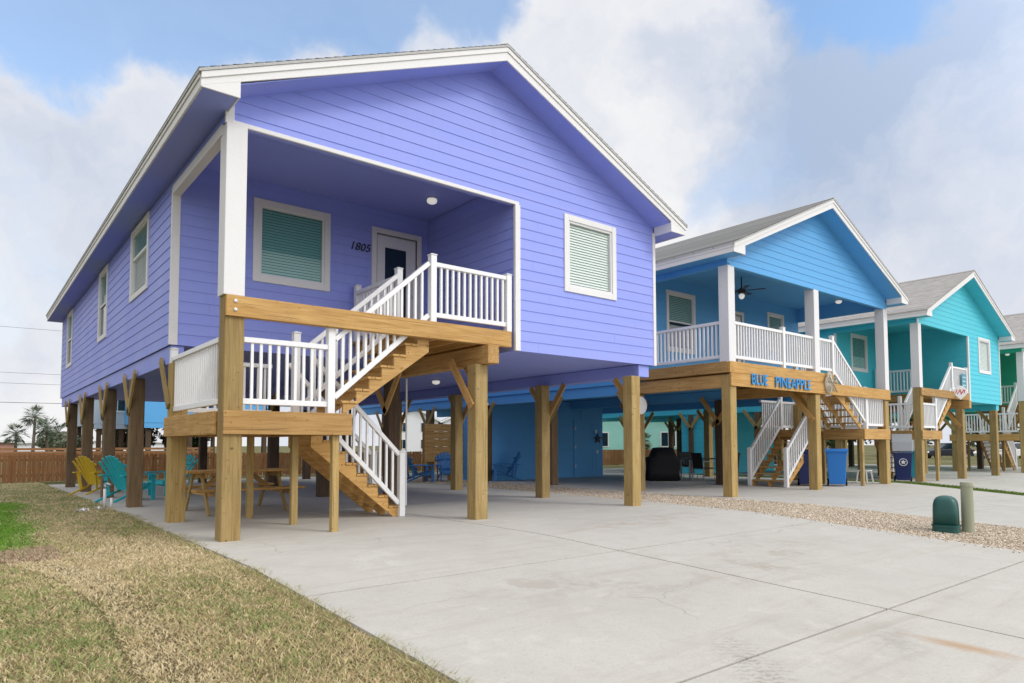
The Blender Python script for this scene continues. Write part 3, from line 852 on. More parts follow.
    if full:
        MB().box(.0, W - .01, -.06, -.01, 2.53, 2.83).build('rim_beam', WX, h, bevel=.005)
        MB().box(.0, 4.9, -.032, .05, 2.84, ZD - .002).build('rim_beam', WX, h, bevel=.005)
        MB().box(-.03, .03, .055, PD, 2.84, ZD - .002).build('rim_beam', WY, h, bevel=.005)
    else:
        bm_ = MB().box(.018, 4.61, -.062, .05, 2.828, ZD - .007).build('rim_beam', WX, h, bevel=.006)
        bo = MB()
        for zz in (2.91, 3.02): bo.lathe([(.0, 0), (.026, 0), (.022, .012), (.0, .016)], (0, 0, 0), 10)
        b2 = MB()
        for zz in (2.91, 3.02):
            Mb = Matrix.Translation((.13, -.062, zz)) @ Matrix.Rotation(R(90), 4, 'X'); b2.M = Mb; b2.lathe([(.0, 0), (.026, 0), (.022, .012), (.0, .016)], (0, 0, 0), 10)
        b2.M = None; b2.build('bolt', METAL, bm_)
    # landing
    lm = MB(M); lm.box(.05, lx - .045, -.02 + .045, 3.0, ZL - .036, ZL)
    land = MB(M)
    y = .02
    while y < 2.95: land.box(.05, (1.72 if y < 1.15 else lx) - .03, y, min(y + .14, 2.97), ZL - .036, ZL); y += .146
    lo = land.build('landing', WX, h, bevel=.003)
    rb = MB(M); rb.box(.012 if not full else .03, 1.74, -.062 if not full else -.035, -.0215 if not full else .012, 1.335, ZL - .005); rb.each('landing_rim', WX, lo, bevel=.005)
    rb = MB(M); rb.box(-.03, .013, .23, 3.0, 1.335, ZL - .004); rb.box(lx - .04, lx, 1.2 if full else .02, 3.0, 1.335, ZL - .04)
    if full: rb.box(1.70, 1.735, .02, 1.2, 1.335, ZL - .04)
    rb.each('landing_rim', WY, lo, bevel=.005)
    rb = MB(M); rb.box(.02, lx - .045, 2.965, 3.005, 1.335, ZL - .039); rb.each('landing_rim', WX, lo, bevel=.005)
    for (px, pyy) in ((1.54, .02), (1.42, 1.2), (1.20, 2.55)):
        if full: px = px + .2
        pm = MB(M).box(px - .05, px + .05, pyy, pyy + .09, base(T_(px), pyy), 1.335 if pyy > .1 else 1.334)
        pm.build('landing_post', PZ, lo, bevel=.006)
    if full:
        MB(M).box(.02, .2, .0, .18, base(T_(.1), 0), 1.333).build('landing_post', PZ, lo, bevel=.006)
    # flights
    ux0 = 3.07 if not full else W - dx1
    ux1 = 1.66 if not full else 1.74
    stairs(h, M, ux0, ZD, ux1, ZL, .07, 1.0, 8)
    lb = 3.25 if not full else 4.15
    fy = (1.3, 2.25) if not full else (1.06, 2.12)
    stairs(h, M, lx - .02, ZL, lb, base(T_(lb), 1.8) + .05, fy[0], fy[1], 9)
    # railings
    rl = []
    A = railing(h, (.27 if not full else .1, .06, ZL), (1.42, .06, ZL), M=M); newel(A, 1.46, .06, ZL - .02, ZL + 1.22, M)
    B = railing(h, (.055, .27, ZL), (.055, 2.76, ZL), M=M); newel(B, .058, 2.82, ZL, ZL + 1.1, M)
    C = railing(h, (.12, 2.86, ZL), (lx - .1, 2.86, ZL), M=M)
    Dk = railing(h, (ux0 + .1, .06, ZD), (dx1 - .1 if not full else W - .25, .06, ZD), M=M)
    newel(Dk, ux0 + .05, .06, ZD, ZD + 1.08, M)
    if not full: newel(Dk, dx1 - .1, .06, ZD, ZD + 1.0, M)
    else:
        for xx in (6.2, 7.9): pass
        nx = MB(); newel(Dk, 2.45, .06, ZD, ZD + 1.05, None)
        E2 = railing(h, (.06, .24, ZD), (.06, PD - .05, ZD)); 
    E = railing(h, (ux0 - .02, .06, ZD - .02), (1.52, .06, ZL + .1), M=M, h=.97)
    Fq = railing(h, (ux0 - .02, 1.05, ZD - .02), (1.52, 1.05, ZL + .1), M=M, h=.97); newel(Fq, ux0 + .05, 1.12, ZD, ZD + 1.08, M); newel(Fq, 1.40 if not full else 1.5, 1.18, ZL, ZL + 1.28, M)
    if not full:
        Gd = railing(h, (ux0 + .04, 1.2, ZD), (ux0 + .04, 2.62, ZD), M=M); newel(Gd, ux0 + .06, 2.68, ZD, ZD + 1.08, M)
    zb0 = base(T_(lb), 1.3) + .05
    for yy in (fy[0] - .03, fy[1] + .03):
        q = railing(h, (lx - .02, yy, ZL - .02), (lb - .02, yy, zb0 + .1), M=M, h=.97)
        newel(q, lb + .03, yy, zb0, zb0 + 1.1, M); newel(q, lx - .05, yy, ZL, ZL + 1.12, M) if full else None
    if not full:
        MB().tube([(4.27, 2.83, .02), (4.27, 2.83, 2.5)], .018, 8).build('conduit', VINYL, h)
    return h

def siding_paint(name, c):
    t = NT(name); v = t.coord()
    big = t.noise(v, .7, 5, .65); row = t.noise(t.coord((.22, .22, 5.62)), 1, 1, .4); st = t.noise(t.coord((9, 9, .7)), 1, 5, .65); fine = t.noise(v, 45, 3)
    col = t.mix(big, sc(c, .92), sc(c, 1.06))
    col = t.mix(t.ramp(row, [(.35, 0.0), (.65, .22)]), col, (min(1, c[0] * 1.25), min(1, c[1] * 1.12), c[2]))
    col = t.mix(t.ramp(st, [(.52, 0.0), (.75, .16)]), col, (c[0] * .62 + .05, c[1] * .66 + .04, c[2] * .66))
    t.bump(t.mix(.5, fine, st), .12, .004)
    return t.out(col, t.ramp(big, [(.3, .45), (.7, .65)]), .3)
LAV = siding_paint('lavender_siding', (.295, .355, .84))
BLU = siding_paint('sky_blue_siding', (.115, .40, .76))
CYA = siding_paint('turquoise_siding', (.075, .57, .70))
GRN = siding_paint('sea_green_siding', (.055, .52, .37))
RF1 = shingles('grey_shingles', (.46, .455, .44), (.80, .79, .77), (.30, .295, .285))
RF2 = shingles('warm_grey_shingles', (.42, .40, .375), (.66, .63, .60), (.30, .285, .27))

house('beach_house', 0, 0, 'two storey lavender beach house on wooden pilings with number 1805 by its door', LAV, RF1, 'half', number='1805')
house('beach_house', 11.03, .03, 'sky blue beach house on pilings with a full width porch, right of the lavender one', BLU, RF1, 'full', enclosure=(.07, 5.7, 9.4, 10.7))
house('beach_house', 22.7, .37, 'turquoise beach house on pilings with grey roof between the blue and the green house', CYA, RF2, 'half', enclosure=(.07, 5.7, 8.7, 9.9), dz=.02)
house('beach_house', 34.3, .37, 'sea green beach house on pilings, cut off by the right edge', GRN, RF2, 'half', dz=.0)


# ------------------------------------------------------------------ things around the houses
def fence(name, x0, x1, y, label, h=1.09, gap=.012, rails_only=False, group=None):
    zb = gz(0, y) - .05
    f = thing(name, (x0, y, zb), label, 'fence', group=group)
    L = x1 - x0; b = MB(); x = 0
    if not rails_only:
        while x < L:
            w = .138; t = h + random.uniform(-.012, .012); l = random.uniform(-.004, .004)
            b.prism([(x + l, .03), (x + w + l, .03 + random.uniform(0, .05)), (x + w, t - .03), (x + w - .03, t), (x + .03, t), (x, t - .03)], 'y', -.018 + random.uniform(-.004, .004), 0)
            x += w + random.choice([gap, gap, gap * 2.5])
        b.build('board_panel', FENCE, f)
    else:
        for k in range(4): b.box(0, L, -.018, 0, h - .52 + k * .16, h - .41 + k * .16)
        b.build('board_panel', FENCEX, f)
    r = MB()
    for z in (.25, h - .25): r.box(0, L, .002, .045, z, z + .09)
    r.build('rail', FENCEX, f)
    x = .5
    k = 0
    while x < L:
        MB().box(x, x + .09, .047, .137, 0, h - .02).build('post', FENCE, f); x += 2.4
    return f
fence('picket_fence', -16, 50, 23, 'long brown picket fence behind the houses')
fence('board_fence', -26, 8, 30, 'brown fence of horizontal boards showing above the picket fence at far left', h=1.28, rails_only=True)

# wooden shower wall behind the houses
sw = thing('privacy_wall', (9.67, 11.0, gz(9, 11)), 'pale wooden wall of wide horizontal boards on posts behind the lavender house', 'wooden wall')
b = MB()
for k in range(5): b.box(0, 1.15, -.03, 0, .66 + k * .26, .66 + k * .26 + .254)
b.build('board_panel', WX, sw, bevel=.004)
for x in (.0, 1.03): MB().box(x, x + .12, .002, .12, -.1, 1.9).build('post', WZ, sw)

def adirondack(name, loc, rz, mat, label, group=None):
    c = thing(name, loc, label, 'chair', rz, group)    # sitter looks along +x
    s = MB()
    for k in range(6):
        x = .42 - k * .088; z = .36 - k * .024
        s.bar((x, -.26, z), (x, .26, z), .08, .02, (.26, 0, 1))
    s.bar((.47, -.26, .31), (.47, .26, .31), .02, .09); s.build('seat', mat, c, bevel=.004)
    bk = MB()
    for k in range(7):
        t = (k - 3) / 3; top = .98 - .13 * t * t
        p = Vector((-.04, t * .20, .24)); q = Vector((-.44, t * .31, top))
        bk.bar(p, q, .018, .082, (0, 1, 0))
    bk.bar((-.10, -.27, .44), (-.10, .27, .44), .03, .07); bk.bar((-.29, -.31, .76), (-.29, .31, .76), .03, .06)
    bk.build('backrest', mat, c, bevel=.004)
    for s_ in (-1, 1):
        a = MB(); a.prism([(-.42, s_ * .28), (-.42, s_ * .36), (.42, s_ * .41), (.52, s_ * .37), (.52, s_ * .30), (.42, s_ * .27)], 'z', .545, .57); a.build('arm', mat, c, bevel=.005)
        MB().box(.36, .46, s_ * .29 - .013, s_ * .29 + .013, 0, .545).build('front_leg', mat, c, bevel=.004)
        l = MB(); l.prism([(.48, .27), (.48, .37), (.10, .28), (-.48, .0), (-.60, .0), (-.20, .16)], 'y', s_ * .262 - .012, s_ * .262 + .012); l.build('rear_leg', mat, c)
        MB().bar((-.30, s_ * .30, .545), (-.22, s_ * .275, .10), .02, .07).build('arm_support', mat, c)
    return c
YEL = paint('yellow_plastic_lumber', (.66, .46, .04), .45, .05); TEAL = paint('teal_plastic_lumber', (.03, .46, .52), .45, .05); NAVY = paint('royal_blue_plastic_lumber', (.03, .17, .42), .4, .05)
GA = 'adirondack chairs on the concrete'
adirondack('adirondack_chair', (.22, 11.7, gz(0, 12)), R(32), YEL, 'yellow adirondack chair under the lavender house beside a piling', GA)
adirondack('adirondack_chair', (.30, 7.95, gz(0, 8)), R(30), TEAL, 'teal adirondack chair at the lawn edge in front of the yellow chair', GA)
adirondack('adirondack_chair', (1.55, 9.5, gz(1, 9)), R(205), TEAL, 'teal adirondack chair half hidden behind a piling, deeper under the lavender house', GA)
adirondack('adirondack_chair', (9.25, 10.7, gz(9, 11)), R(-12), NAVY, 'blue adirondack chair seen from the side left of the wooden wall post', GA)
adirondack('adirondack_chair', (10.25, 10.45, gz(10, 11)), R(-112), NAVY, 'blue adirondack chair facing out in front of the wooden wall', GA)
adirondack('adirondack_chair', (11.65, 9.0, gz(11, 9)), R(150), NAVY, 'blue adirondack chair against the blue storage room wall', GA)

def picnic_table(loc, rz, label):
    p = thing('picnic_table', loc, label, 'picnic table', rz)
    t = MB()
    for k in range(5): t.box(-.95, .95, -.36 + k * .146, -.36 + k * .146 + .138, .71, .748)
    t.build('tabletop', WX, p, bevel=.005)
    for s_ in (-1, 1):
        b = MB()
        for k in range(2): b.box(-.95, .95, min(s_ * (.56 + k * .145), s_ * (.56 + k * .145 + .138)), max(s_ * (.56 + k * .145), s_ * (.56 + k * .145 + .138)), .41, .448)
        b.build('bench', WX, p, bevel=.005)
    for x in (-.68, .68):
        for s_ in (-1, 1): MB().bar((x, s_ * .64, 0), (x, s_ * .22, .71), .038, .09, (0, 1, 0)).build('leg', PZ, p, bevel=.004)
        m = MB(); m.box(x + .022, x + .058, -.72, .72, .322, .41); m.box(x + .022, x + .058, -.34, .34, .62, .708); m.build('crossbar', WY, p, bevel=.004)
        MB().bar((x + (.03 if x < 0 else -.03), 0, .37), (x * .35, 0, .70), .036, .085).build('diagonal_brace', WX, p)
    return p
picnic_table((1.42, 4.05, 0), R(3), 'wooden picnic table with attached benches under the lavender house landing')

# spigot
sp = thing('hose_spigot', (-.36, 6.25, gz(-.3, 6.2) - .03), 'white pipe garden tap at the lawn edge by the teal chair', 'tap')
MB().tube([(0, 0, 0), (0, 0, .42)], .026, 10).build('pipe', VINYL, sp, smooth=True)
MB().tube([(.11, -.05, 0), (.11, -.05, .22)], .024, 10).build('pipe', VINYL, sp, smooth=True)
MB().tube([(0, 0, .40), (0, 0, .48), (.03, -.03, .50), (.09, -.08, .47)], .028, 10).build('faucet', METAL, sp, smooth=True)
MB().lathe([(.035, 0), (.04, .008), (.035, .016)], (0, 0, .53), 12).build('valve_wheel', BLACK, sp)

# scraps of paper
PAPER = paint('white_paper', (.8, .8, .8), .8)
def scrap(x, y, s, label):
    mb = MB(); n = 6; vs = []; fs = []
    for i in range(n):
        for j in range(n):
            vs.append(((i / (n - 1) - .5) * s * 1.6, (j / (n - 1) - .5) * s, (.03 + .06 * noise.noise(Vector((i * 1.3 + x, j * 1.4, y))))))
    for i in range(n - 1):
        for j in range(n - 1): fs.append((i * n + j, i * n + j + 1, (i + 1) * n + j + 1, (i + 1) * n + j))
    mb.add(vs, fs); o = mb.build('paper_scrap', PAPER, None, fix=False); o.location = (x, y, gz(x, y) + .01); sd = o.modifiers.new('t', 'SOLIDIFY'); sd.thickness = .002
    tag(o, label, 'paper scrap', 'paper scraps on the lawn')
scrap(-.80, 5.55, .12, 'larger scrap of white paper on the lawn beside the bright green patch')
scrap(-.52, 5.85, .07, 'smaller scrap of white paper on the lawn nearer the teal chair')

# utility pedestals in the gravel
PEDG = paint('dark_green_plastic', (.012, .085, .075), .38, .06, .5); PEDB = paint('beige_green_plastic', (.36, .37, .26), .5, .05); ORG = paint('orange_label', (.75, .13, .03), .5)
pd = thing('utility_pedestal', (9.14, -4.92, gz(9, -4.92) - .02), 'dark green domed utility box standing in the gravel', 'utility box', R(12))
def rrect(r, z, k=1): return r
mb = MB(); prof = []
N = 28
def ring(a, b, z):
    out = []
    for k in range(N):
        t = 2 * math.pi * k / N; c, s_ = math.cos(t), math.sin(t); e = .55
        out.append((a * math.copysign(abs(c) ** e, c), b * math.copysign(abs(s_) ** e, s_), z))
    return out
def loft(mb, rings):
    vs = [p for r_ in rings for p in r_]; fs = []
    for i in range(len(rings) - 1):
        for k in range(N): fs.append((i * N + k, i * N + (k + 1) % N, (i + 1) * N + (k + 1) % N, (i + 1) * N + k))
    fs.append(tuple(range(N - 1, -1, -1))); fs.append(tuple(range(len(vs) - N, len(vs)))); mb.add(vs, fs)
pd.scale = (1.12, 1.12, 1.05); loft(mb, [ring(.165, .15, .10), ring(.162, .147, .30), ring(.158, .143, .40), ring(.145, .13, .462), ring(.118, .105, .502), ring(.08, .07, .523), ring(.03, .028, .532)])
mb.build('dome_cover', PEDG, pd, smooth=True)
mb = MB(); loft(mb, [ring(.172, .158, .0), ring(.172, .158, .09), ring(.18, .165, .092), ring(.18, .165, .118), ring(.168, .153, .12)]); mb.build('base', PEDG, pd, smooth=False)
MB().box(.165, .235, -.03, .03, .085, .115).build('latch', PEDG, pd, bevel=.004)
MB().box(.155, .185, -.05, .05, .12, .27).build('hinge_cover', PEDG, pd, bevel=.005)
tb = thing('utility_post', (9.42, -5.12, gz(9.3, -5.12) - .02), 'beige marker post with an orange label next to the green utility box', 'utility post')
mb = MB(); mb.lathe([(.088, 0), (.084, .1), (.080, .74), (.07, .765), (.02, .77)], (0, 0, 0), 20); mb.build('tube', PEDB, tb, smooth=False)
mb = MB(); mb.lathe([(.087, .70), (.089, .72), (.084, .765), (.0801, .768)], (0, 0, 0), 20); mb.build('cap', PEDB, tb)
vs = []
for i in range(6):
    a = R(-52 + i * 8)
    for z in (.52, .66): vs.append((.0835 * math.cos(a), .0835 * math.sin(a), z))
MB().add(vs, [(2 * i, 2 * i + 2, 2 * i + 3, 2 * i + 1) for i in range(5)]).build('sticker', ORG, tb, fix=False)

# wheeled bins
def bin_(loc, rz, mat, lidmat, label, open_lid=False, logo=False, wheels=True):
    b = thing('wheeled_bin', loc, label, 'wheeled bin', rz, 'wheeled rubbish bins')
    m = MB(); w0, d0, w1, d1, h = .21, .23, .27, .31, .98
    vs = [(-w0, -d0, .06), (w0, -d0, .06), (w0, d0, .06), (-w0, d0, .06), (-w1, -d1, h), (w1, -d1, h), (w1, d1, h), (-w1, d1, h)]
    m.add(vs, [(3, 2, 1, 0), (0, 1, 5, 4), (1, 2, 6, 5), (2, 3, 7, 6), (3, 0, 4, 7), (4, 5, 6, 7)])
    m.box(-w1 - .02, w1 + .02, -d1 - .02, d1 + .02, h - .05, h - .005)
    m.build('body', mat, b, bevel=.015)
    l = MB(); l.prism([(-d1 - .03, 0), (d1 + .04, 0), (d1 + .03, .05), (0, .085), (-d1 - .02, .05)], 'x', -w1 - .03, w1 + .03)
    lo = l.build('lid', lidmat, b, bevel=.01)
    if open_lid: lo.location = (0, d1 + .02, h + .03 + .33); lo.rotation_euler = (R(62), 0, 0); lo.location = (0, d1 - .10, h + .31)
    else: lo.location = (0, 0, h + .002)
    m = MB(); m.tube([(-w1, d1 + .07, h - .04), (w1, d1 + .07, h - .04)], .018, 8); m.box(-w1, -w1 + .03, d1, d1 + .07, h - .06, h - .02); m.box(w1 - .03, w1, d1, d1 + .07, h - .06, h - .02); m.build('handle', mat, b)
    for s_ in (-1, 1):
        wl = MB(); wl.M = Matrix.Translation((s_ * (w0 + .03), d0 + .02, .1)) @ Matrix.Rotation(R(90), 4, 'Y'); wl.lathe([(.02, -.025), (.1, -.025), (.105, 0), (.1, .025), (.02, .025)], (0, 0, 0), 14); wl.build('wheel', BLACK, b)
    if logo:
        g = MB(); Mg = Matrix.Translation((0, -d1 - .008 + .018, .66)) @ Matrix.Rotation(R(-4.7), 4, 'X')
        g.M = Mg; n = 5; pts = []
        for k in range(10):
            r_ = .085 if k % 2 == 0 else .04; a = math.pi / 2 + k * math.pi / 5; pts.append((r_ * math.cos(a), r_ * math.sin(a)))
        g.prism(pts, 'y', -.012, -.004)
        ro = [(.125 * math.cos(2 * math.pi * k / 24), .125 * math.sin(2 * math.pi * k / 24)) for k in range(24)]; ri = [(.105 * math.cos(2 * math.pi * k / 24), .105 * math.sin(2 * math.pi * k / 24)) for k in range(24)]
        for k in range(24): g.prism([ro[k], ro[(k + 1) % 24], ri[(k + 1) % 24], ri[k]], 'y', -.012, -.004)
        g.build('emblem', VINYL, b, fix=True)
    return b
BINB = paint('blue_bin_plastic', (.02, .20, .62), .4, .05, .5); BIND = paint('navy_bin_plastic', (.012, .025, .13), .4, .05, .5); BINT = paint('turquoise_bin_plastic', (.03, .34, .45), .4)
bin_((17.0, .50, gz(17, .5)), R(-64), BINB, BINB, 'bright blue wheeled bin beside the middle front piling of the blue house')
bin_((16.55, 1.15, gz(17, 1)), R(-64), BIND, BIND, 'dark blue wheeled bin behind the bright blue bin and the piling')
bin_((22.15, .75, gz(22.15, .75)), R(-66), BIND, GREYP, 'navy bin with a star emblem and open grey lid under the turquoise house', True, True)
bin_((25.0, 1.6, gz(25, 1.6)), R(-66), BINT, BINT, 'turquoise wheeled bin behind the front piling of the turquoise house')

# white stool
st = thing('step_stool', (19.3, .75, gz(19, .7)), 'small white step stool beside the pale landing post of the blue house', 'stool')
MB().box(-.2, .2, -.15, .15, .36, .39).build('seat', VINYL, st, bevel=.006)
for sx in (-1, 1):
    for sy in (-1, 1): MB().bar((sx * .21, sy * .16, 0), (sx * .17, sy * .12, .36), .04, .04).build('leg', VINYL, st)

# covered grill under the blue house
gr = thing('covered_grill', (15.45, 5.5, gz(15, 5)), 'grill under a draped black cover below the blue house', 'grill', R(-35))
mb = MB(); n = 28; rings = []
for (a, b, z, wav) in ((.62, .36, .02, .05), (.60, .34, .3, .035), (.60, .33, .62, .02), (.63, .34, .80, .01), (.50, .33, .84, .0), (.40, .30, 1.06, 0), (.36, .20, 1.14, 0), (.2, .08, 1.16, 0)):
    r_ = []
    for k in range(n):
        t_ = 2 * math.pi * k / n; c, s_ = math.cos(t_), math.sin(t_); e = .45; w_ = 1 + wav * math.sin(t_ * 7 + z * 3)
        r_.append((a * w_ * math.copysign(abs(c) ** e, c), b * w_ * math.copysign(abs(s_) ** e, s_), z))
    rings.append(r_)
gr.scale = (.88, .88, .95); N = n; loft(mb, rings); mb.build('cover', BLACK, gr, smooth=True)
for sx in (-1, 1): MB().box(sx * .45 - .03, sx * .45 + .03, -.25, .25, 0, .06).build('foot', DKMETAL, gr)

# patio table and chairs under the blue house
pt = thing('patio_table', (17.2, 5.15, gz(17, 5)), 'dark patio table under the blue house', 'table', R(-30))
MB().box(-.75, .75, -.42, .42, .69, .72).build('tabletop', DKMETAL, pt, bevel=.006)
for sx in (-1, 1):
    for sy in (-1, 1): MB().bar((sx * .66, sy * .36, 0), (sx * .66, sy * .36, .69), .045, .045).build('leg', GREYP, pt)
def patio_chair(loc, rz, label):
    c = thing('patio_chair', loc, label, 'chair', rz, 'dark patio chairs at the table')
    MB().box(-.24, .24, -.23, .23, .40, .44).build('seat', DKMETAL, c, bevel=.008)
    b = MB(); b.prism([(.20, .44), (.24, .44), (.34, .92), (.30, .92)], 'y', -.23, .23); b.build('backrest', DKMETAL, c, bevel=.008)
    for sy in (-1, 1):
        b = MB(); b.tube([(-.22, sy * .25, 0), (-.22, sy * .25, .62), (.27, sy * .25, .64)], .014, 8); b.build('arm', GREYP, c)
        b = MB(); b.tube([(.22, sy * .25, 0), (.27, sy * .25, .64)], .014, 8); b.build('leg', GREYP, c)
    return c
patio_chair((16.35, 4.55, gz(16, 5)), R(170), 'dark patio chair left of the table under the blue house')
patio_chair((17.6, 6.1, gz(17, 6)), R(60), 'dark patio chair behind the table under the blue house')
patio_chair((17.15, 4.15, gz(18, 5)), R(-75), 'dark patio chair right of the table, nearest the piling')

# signs and wall ornaments ------------------------------------------------
LETT = paint('blue_letter_paint', (.05, .30, .66), .5)
LETEDGE = paint('pale_blue_letter_edge', (.25, .55, .75), .5)  # pale edge colour of the letters, used on the offset backing
def letters(word, x, z, size, label, width):
    M = Matrix.Translation((x, -.045, z)) @ Matrix.Rotation(R(90), 4, 'X')
    s = thing('letter_sign', (0, 0, 0), label, 'sign', group='letters on the blue house beam')
    Ma = Matrix.Translation((x, -.034, z)) @ Matrix.Rotation(R(90), 4, 'X') @ Matrix.Scale(1.0, 4)
    text_mesh('letters', word, size, .011, LETT, s, M @ Matrix.Translation((0, 0, .0)), align='LEFT')
    text_mesh('letter_backing', word, size * 1.0, .006, LETEDGE, s, Matrix.Translation((.012, 0, -.012)) @ Ma, align='LEFT')
    s.location = (0, .03 - .045, 0)
    for c in kids(s):
        xs_ = [v.co.x for v in c.data.vertices]; a_ = min(xs_); k_ = width / (max(xs_) - a_)
        for v in c.data.vertices: v.co.x = x + (.012 if c.name.startswith('letter_b') else 0) + (v.co.x - a_) * k_
    return s
letters('BLUE', 11.82, 2.61, .36, 'blue wooden letters BLUE on the left of the house beam', .68)
letters('PINEAPPLE', 12.86, 2.60, .36, 'blue wooden letters PINEAPPLE on the middle of the house beam', 1.68)
# rope pineapple ornament
ROPE = paint('pale_rope', (.62, .58, .48), .8, .15)
pn = thing('pineapple_ornament', (15.52, -.065, 2.80), 'woven rope pineapple ornament on the beam right of the blue letters', 'ornament')
mb = MB(); 
for k in range(5):
    for j in range(3):
        t = 2 * math.pi * (k / 5 + j * .07)
mb.ball((0, 0, 0), .21, .09, .24, 16, 10); mb.build('fruit', ROPE, pn, smooth=True)
mb = MB()
for a in range(-4, 5):
    mb.tube([(a * .055 - .2, -.095 + abs(a) * .012, -.2), (a * .055 + .2, -.095 + abs(a) * .012, .2)], .008, 5) if abs(a) < 3 else None
    mb.tube([(a * .055 + .2, -.095 + abs(a) * .012, -.2), (a * .055 - .2, -.095 + abs(a) * .012, .2)], .008, 5) if abs(a) < 3 else None
mb.build('rope_lattice', paint('brown_rope', (.28, .23, .16), .8), pn)
mb = MB()
for k in range(7):
    a = R(-60 + 20 * k); mb.prism([(-.03 + .03 * math.sin(a), .2), (.03 + .03 * math.sin(a), .2), (.16 * math.sin(a), .2 + .17 * math.cos(a))], 'y', -.02, .0)
mb.build('leaf_crown', ROPE, pn)
# disc
dk = MB(); dk.M = Matrix.Translation((11.02, 2.655, 2.2)) @ Matrix.Rotation(R(90), 4, 'X'); dk.lathe([(.02, .0), (.22, .0), (.235, .03), (.22, .05), (.02, .055)], (0, 0, 0), 28)
tag(dk.build('wall_disc', VINYL, None), 'round white disc hung on a piling of the blue house, behind the lavender corner piling', 'disc')
# star on the storage room
stp = []
for k in range(10):
    r_ = .20 if k % 2 == 0 else .085; a = math.pi / 2 + k * math.pi / 5; stp.append((r_ * math.cos(a), r_ * math.sin(a)))
mb = MB(); mb.prism([(p[0] + 16.42, p[1] + 1.42) for p in stp], 'y', 9.36, 9.40)
tag(mb.build('star_ornament', DKMETAL, None, bevel=.004), 'dark metal star hung on the blue storage room wall', 'ornament')
# round sign and small sign on the turquoise house
RED = paint('red_sign_paint', (.62, .06, .05), .5)
rs = thing('round_sign', (25.85, .16, 3.10), 'round white sign with red lettering on the beam of the turquoise house', 'sign', R(-50))
mb = MB(); mb.M = Matrix.Rotation(R(90), 4, 'X'); mb.lathe([(.02, .0), (.21, .0), (.22, .012), (.21, .024), (.02, .026)], (0, 0, 0), 30)
mb.M = None; mb.prism([(-.17, -.125), (.17, -.125), (.0, -.29)], 'y', -.0235, -.001); mb.build('board', VINYL, rs)
mb = MB()
for x, a, b, sl_ in ((-.14, -.05, .09, .03), (-.07, -.09, .06, .05), (.0, -.07, .10, -.02), (.06, -.10, .08, .05), (.13, -.05, .07, .01)):
    mb.bar((x - sl_, -.03, a), (x + sl_, -.03, b), .012, .024, (1, 0, 0))
mb.build('lettering', RED, rs)
ss = thing('rail_sign', (26.85, .36, 3.55), 'small teal sign board on the white railing of the turquoise house', 'sign')
MB().box(-.24, .24, -.02, .0, -.28, .28).build('board', paint('teal_sign_paint', (.06, .27, .36), .5), ss)
mb = MB()
for z in (.15, .0, -.15): mb.box(-.16, .16, -.026, -.021, z - .03, z + .03)
mb.build('painted_bands', paint('pale_sign_paint', (.35, .58, .62), .5), ss)
# ceiling fan on the blue porch
fn = thing('ceiling_fan', (13.85, 1.45, 5.38), 'dark ceiling fan hanging under the blue porch ceiling', 'ceiling fan')
MB().tube([(0, 0, .03), (0, 0, .37)], .018, 8).build('rod', DKMETAL, fn); MB().lathe([(.04, -.1), (.1, -.08), (.11, 0), (.06, .05)], (0, 0, 0), 16).build('motor', DKMETAL, fn)
for k in range(5):
    b = MB(); b.prism([(.1, -.04), (.6, -.07), (.62, .07), (.1, .04)], 'z', -.015, -.005); o = b.build('blade', DKMETAL, fn); o.rotation_euler = (0, 0, R(72 * k + 10))
MB().lathe([(.03, -.24), (.07, -.2), (.08, -.14), (.05, -.1)], (0, 0, 0), 14).build('lamp', LAMP, fn, smooth=True)

# ------------------------------------------------------------------ background
def far_house(name, loc, rz, w, d, hw, rise, wall, roof, label, wins, windows_mat=None, base=0, posts=False, cat='house'):
    h = thing(name, loc, label, cat, rz)
    m = MB(); m.prism([(-w / 2, base), (w / 2, base), (w / 2, hw), (0, hw + rise), (-w / 2, hw)], 'y', 0, d); m.build('wall', wall, h)
    r = MB(); e = .5
    for s_ in (-1, 1):
        k = rise / (w / 2)
        a = (s_ * (w / 2 + e), hw - e * k); b = (0, hw + rise + .02)
        r.prism([a, b, (b[0], b[1] + .22), (a[0], a[1] + .22)], 'y', -e, d + e)
    ro = r.build('roof', roof, h)
    f = MB()
    for s_ in (-1, 1):
        k = rise / (w / 2); a = (s_ * (w / 2 + e), hw - e * k); b = (0, hw + rise + .02)
        f.prism([(a[0], a[1] - .1), (b[0], b[1] - .1), (b[0], b[1] + .18), (a[0], a[1] + .18)], 'y', -e - .06, -e - .01)
    f.build('fascia', WHITE, ro)
    for (x, z, ww, hh) in wins:
        fr = MB().box(x - ww / 2 - .1, x + ww / 2 + .1, -.05, -.002, z - .1, z + hh + .1).build('window', WHITE, h)
        g = MB(); 
        for a_ in (0, 1): g.box(x - ww / 2 + a_ * (ww / 2 + .03), x - .03 + a_ * (ww / 2 + .03), -.07, -.052, z, z + hh)
        g.build('pane', GLASSB, fr)
    if posts:
        x = -w / 2 + .2
        while x < w / 2:
            for y in (0.2, d * .5, d - .4): MB().box(x, x + .25, y, y + .25, -.4, base).build('piling', DZ, h)
            x += (w - .65) / 3
        MB().box(-w / 2 + .05, w / 2 - .05, .02, .3, base - .3, base - .002).build('girder', wall, h)
    return h
PALEB = paint('pale_blue_siding', (.45, .53, .62), .6); WHT = paint('white_siding', (.72, .73, .74), .6); MINT = paint('mint_siding', (.33, .66, .58), .6); RED2 = paint('terracotta_wall', (.42, .23, .18), .7)
RF3 = paint('far_grey_roof', (.25, .255, .265), .9, .15)
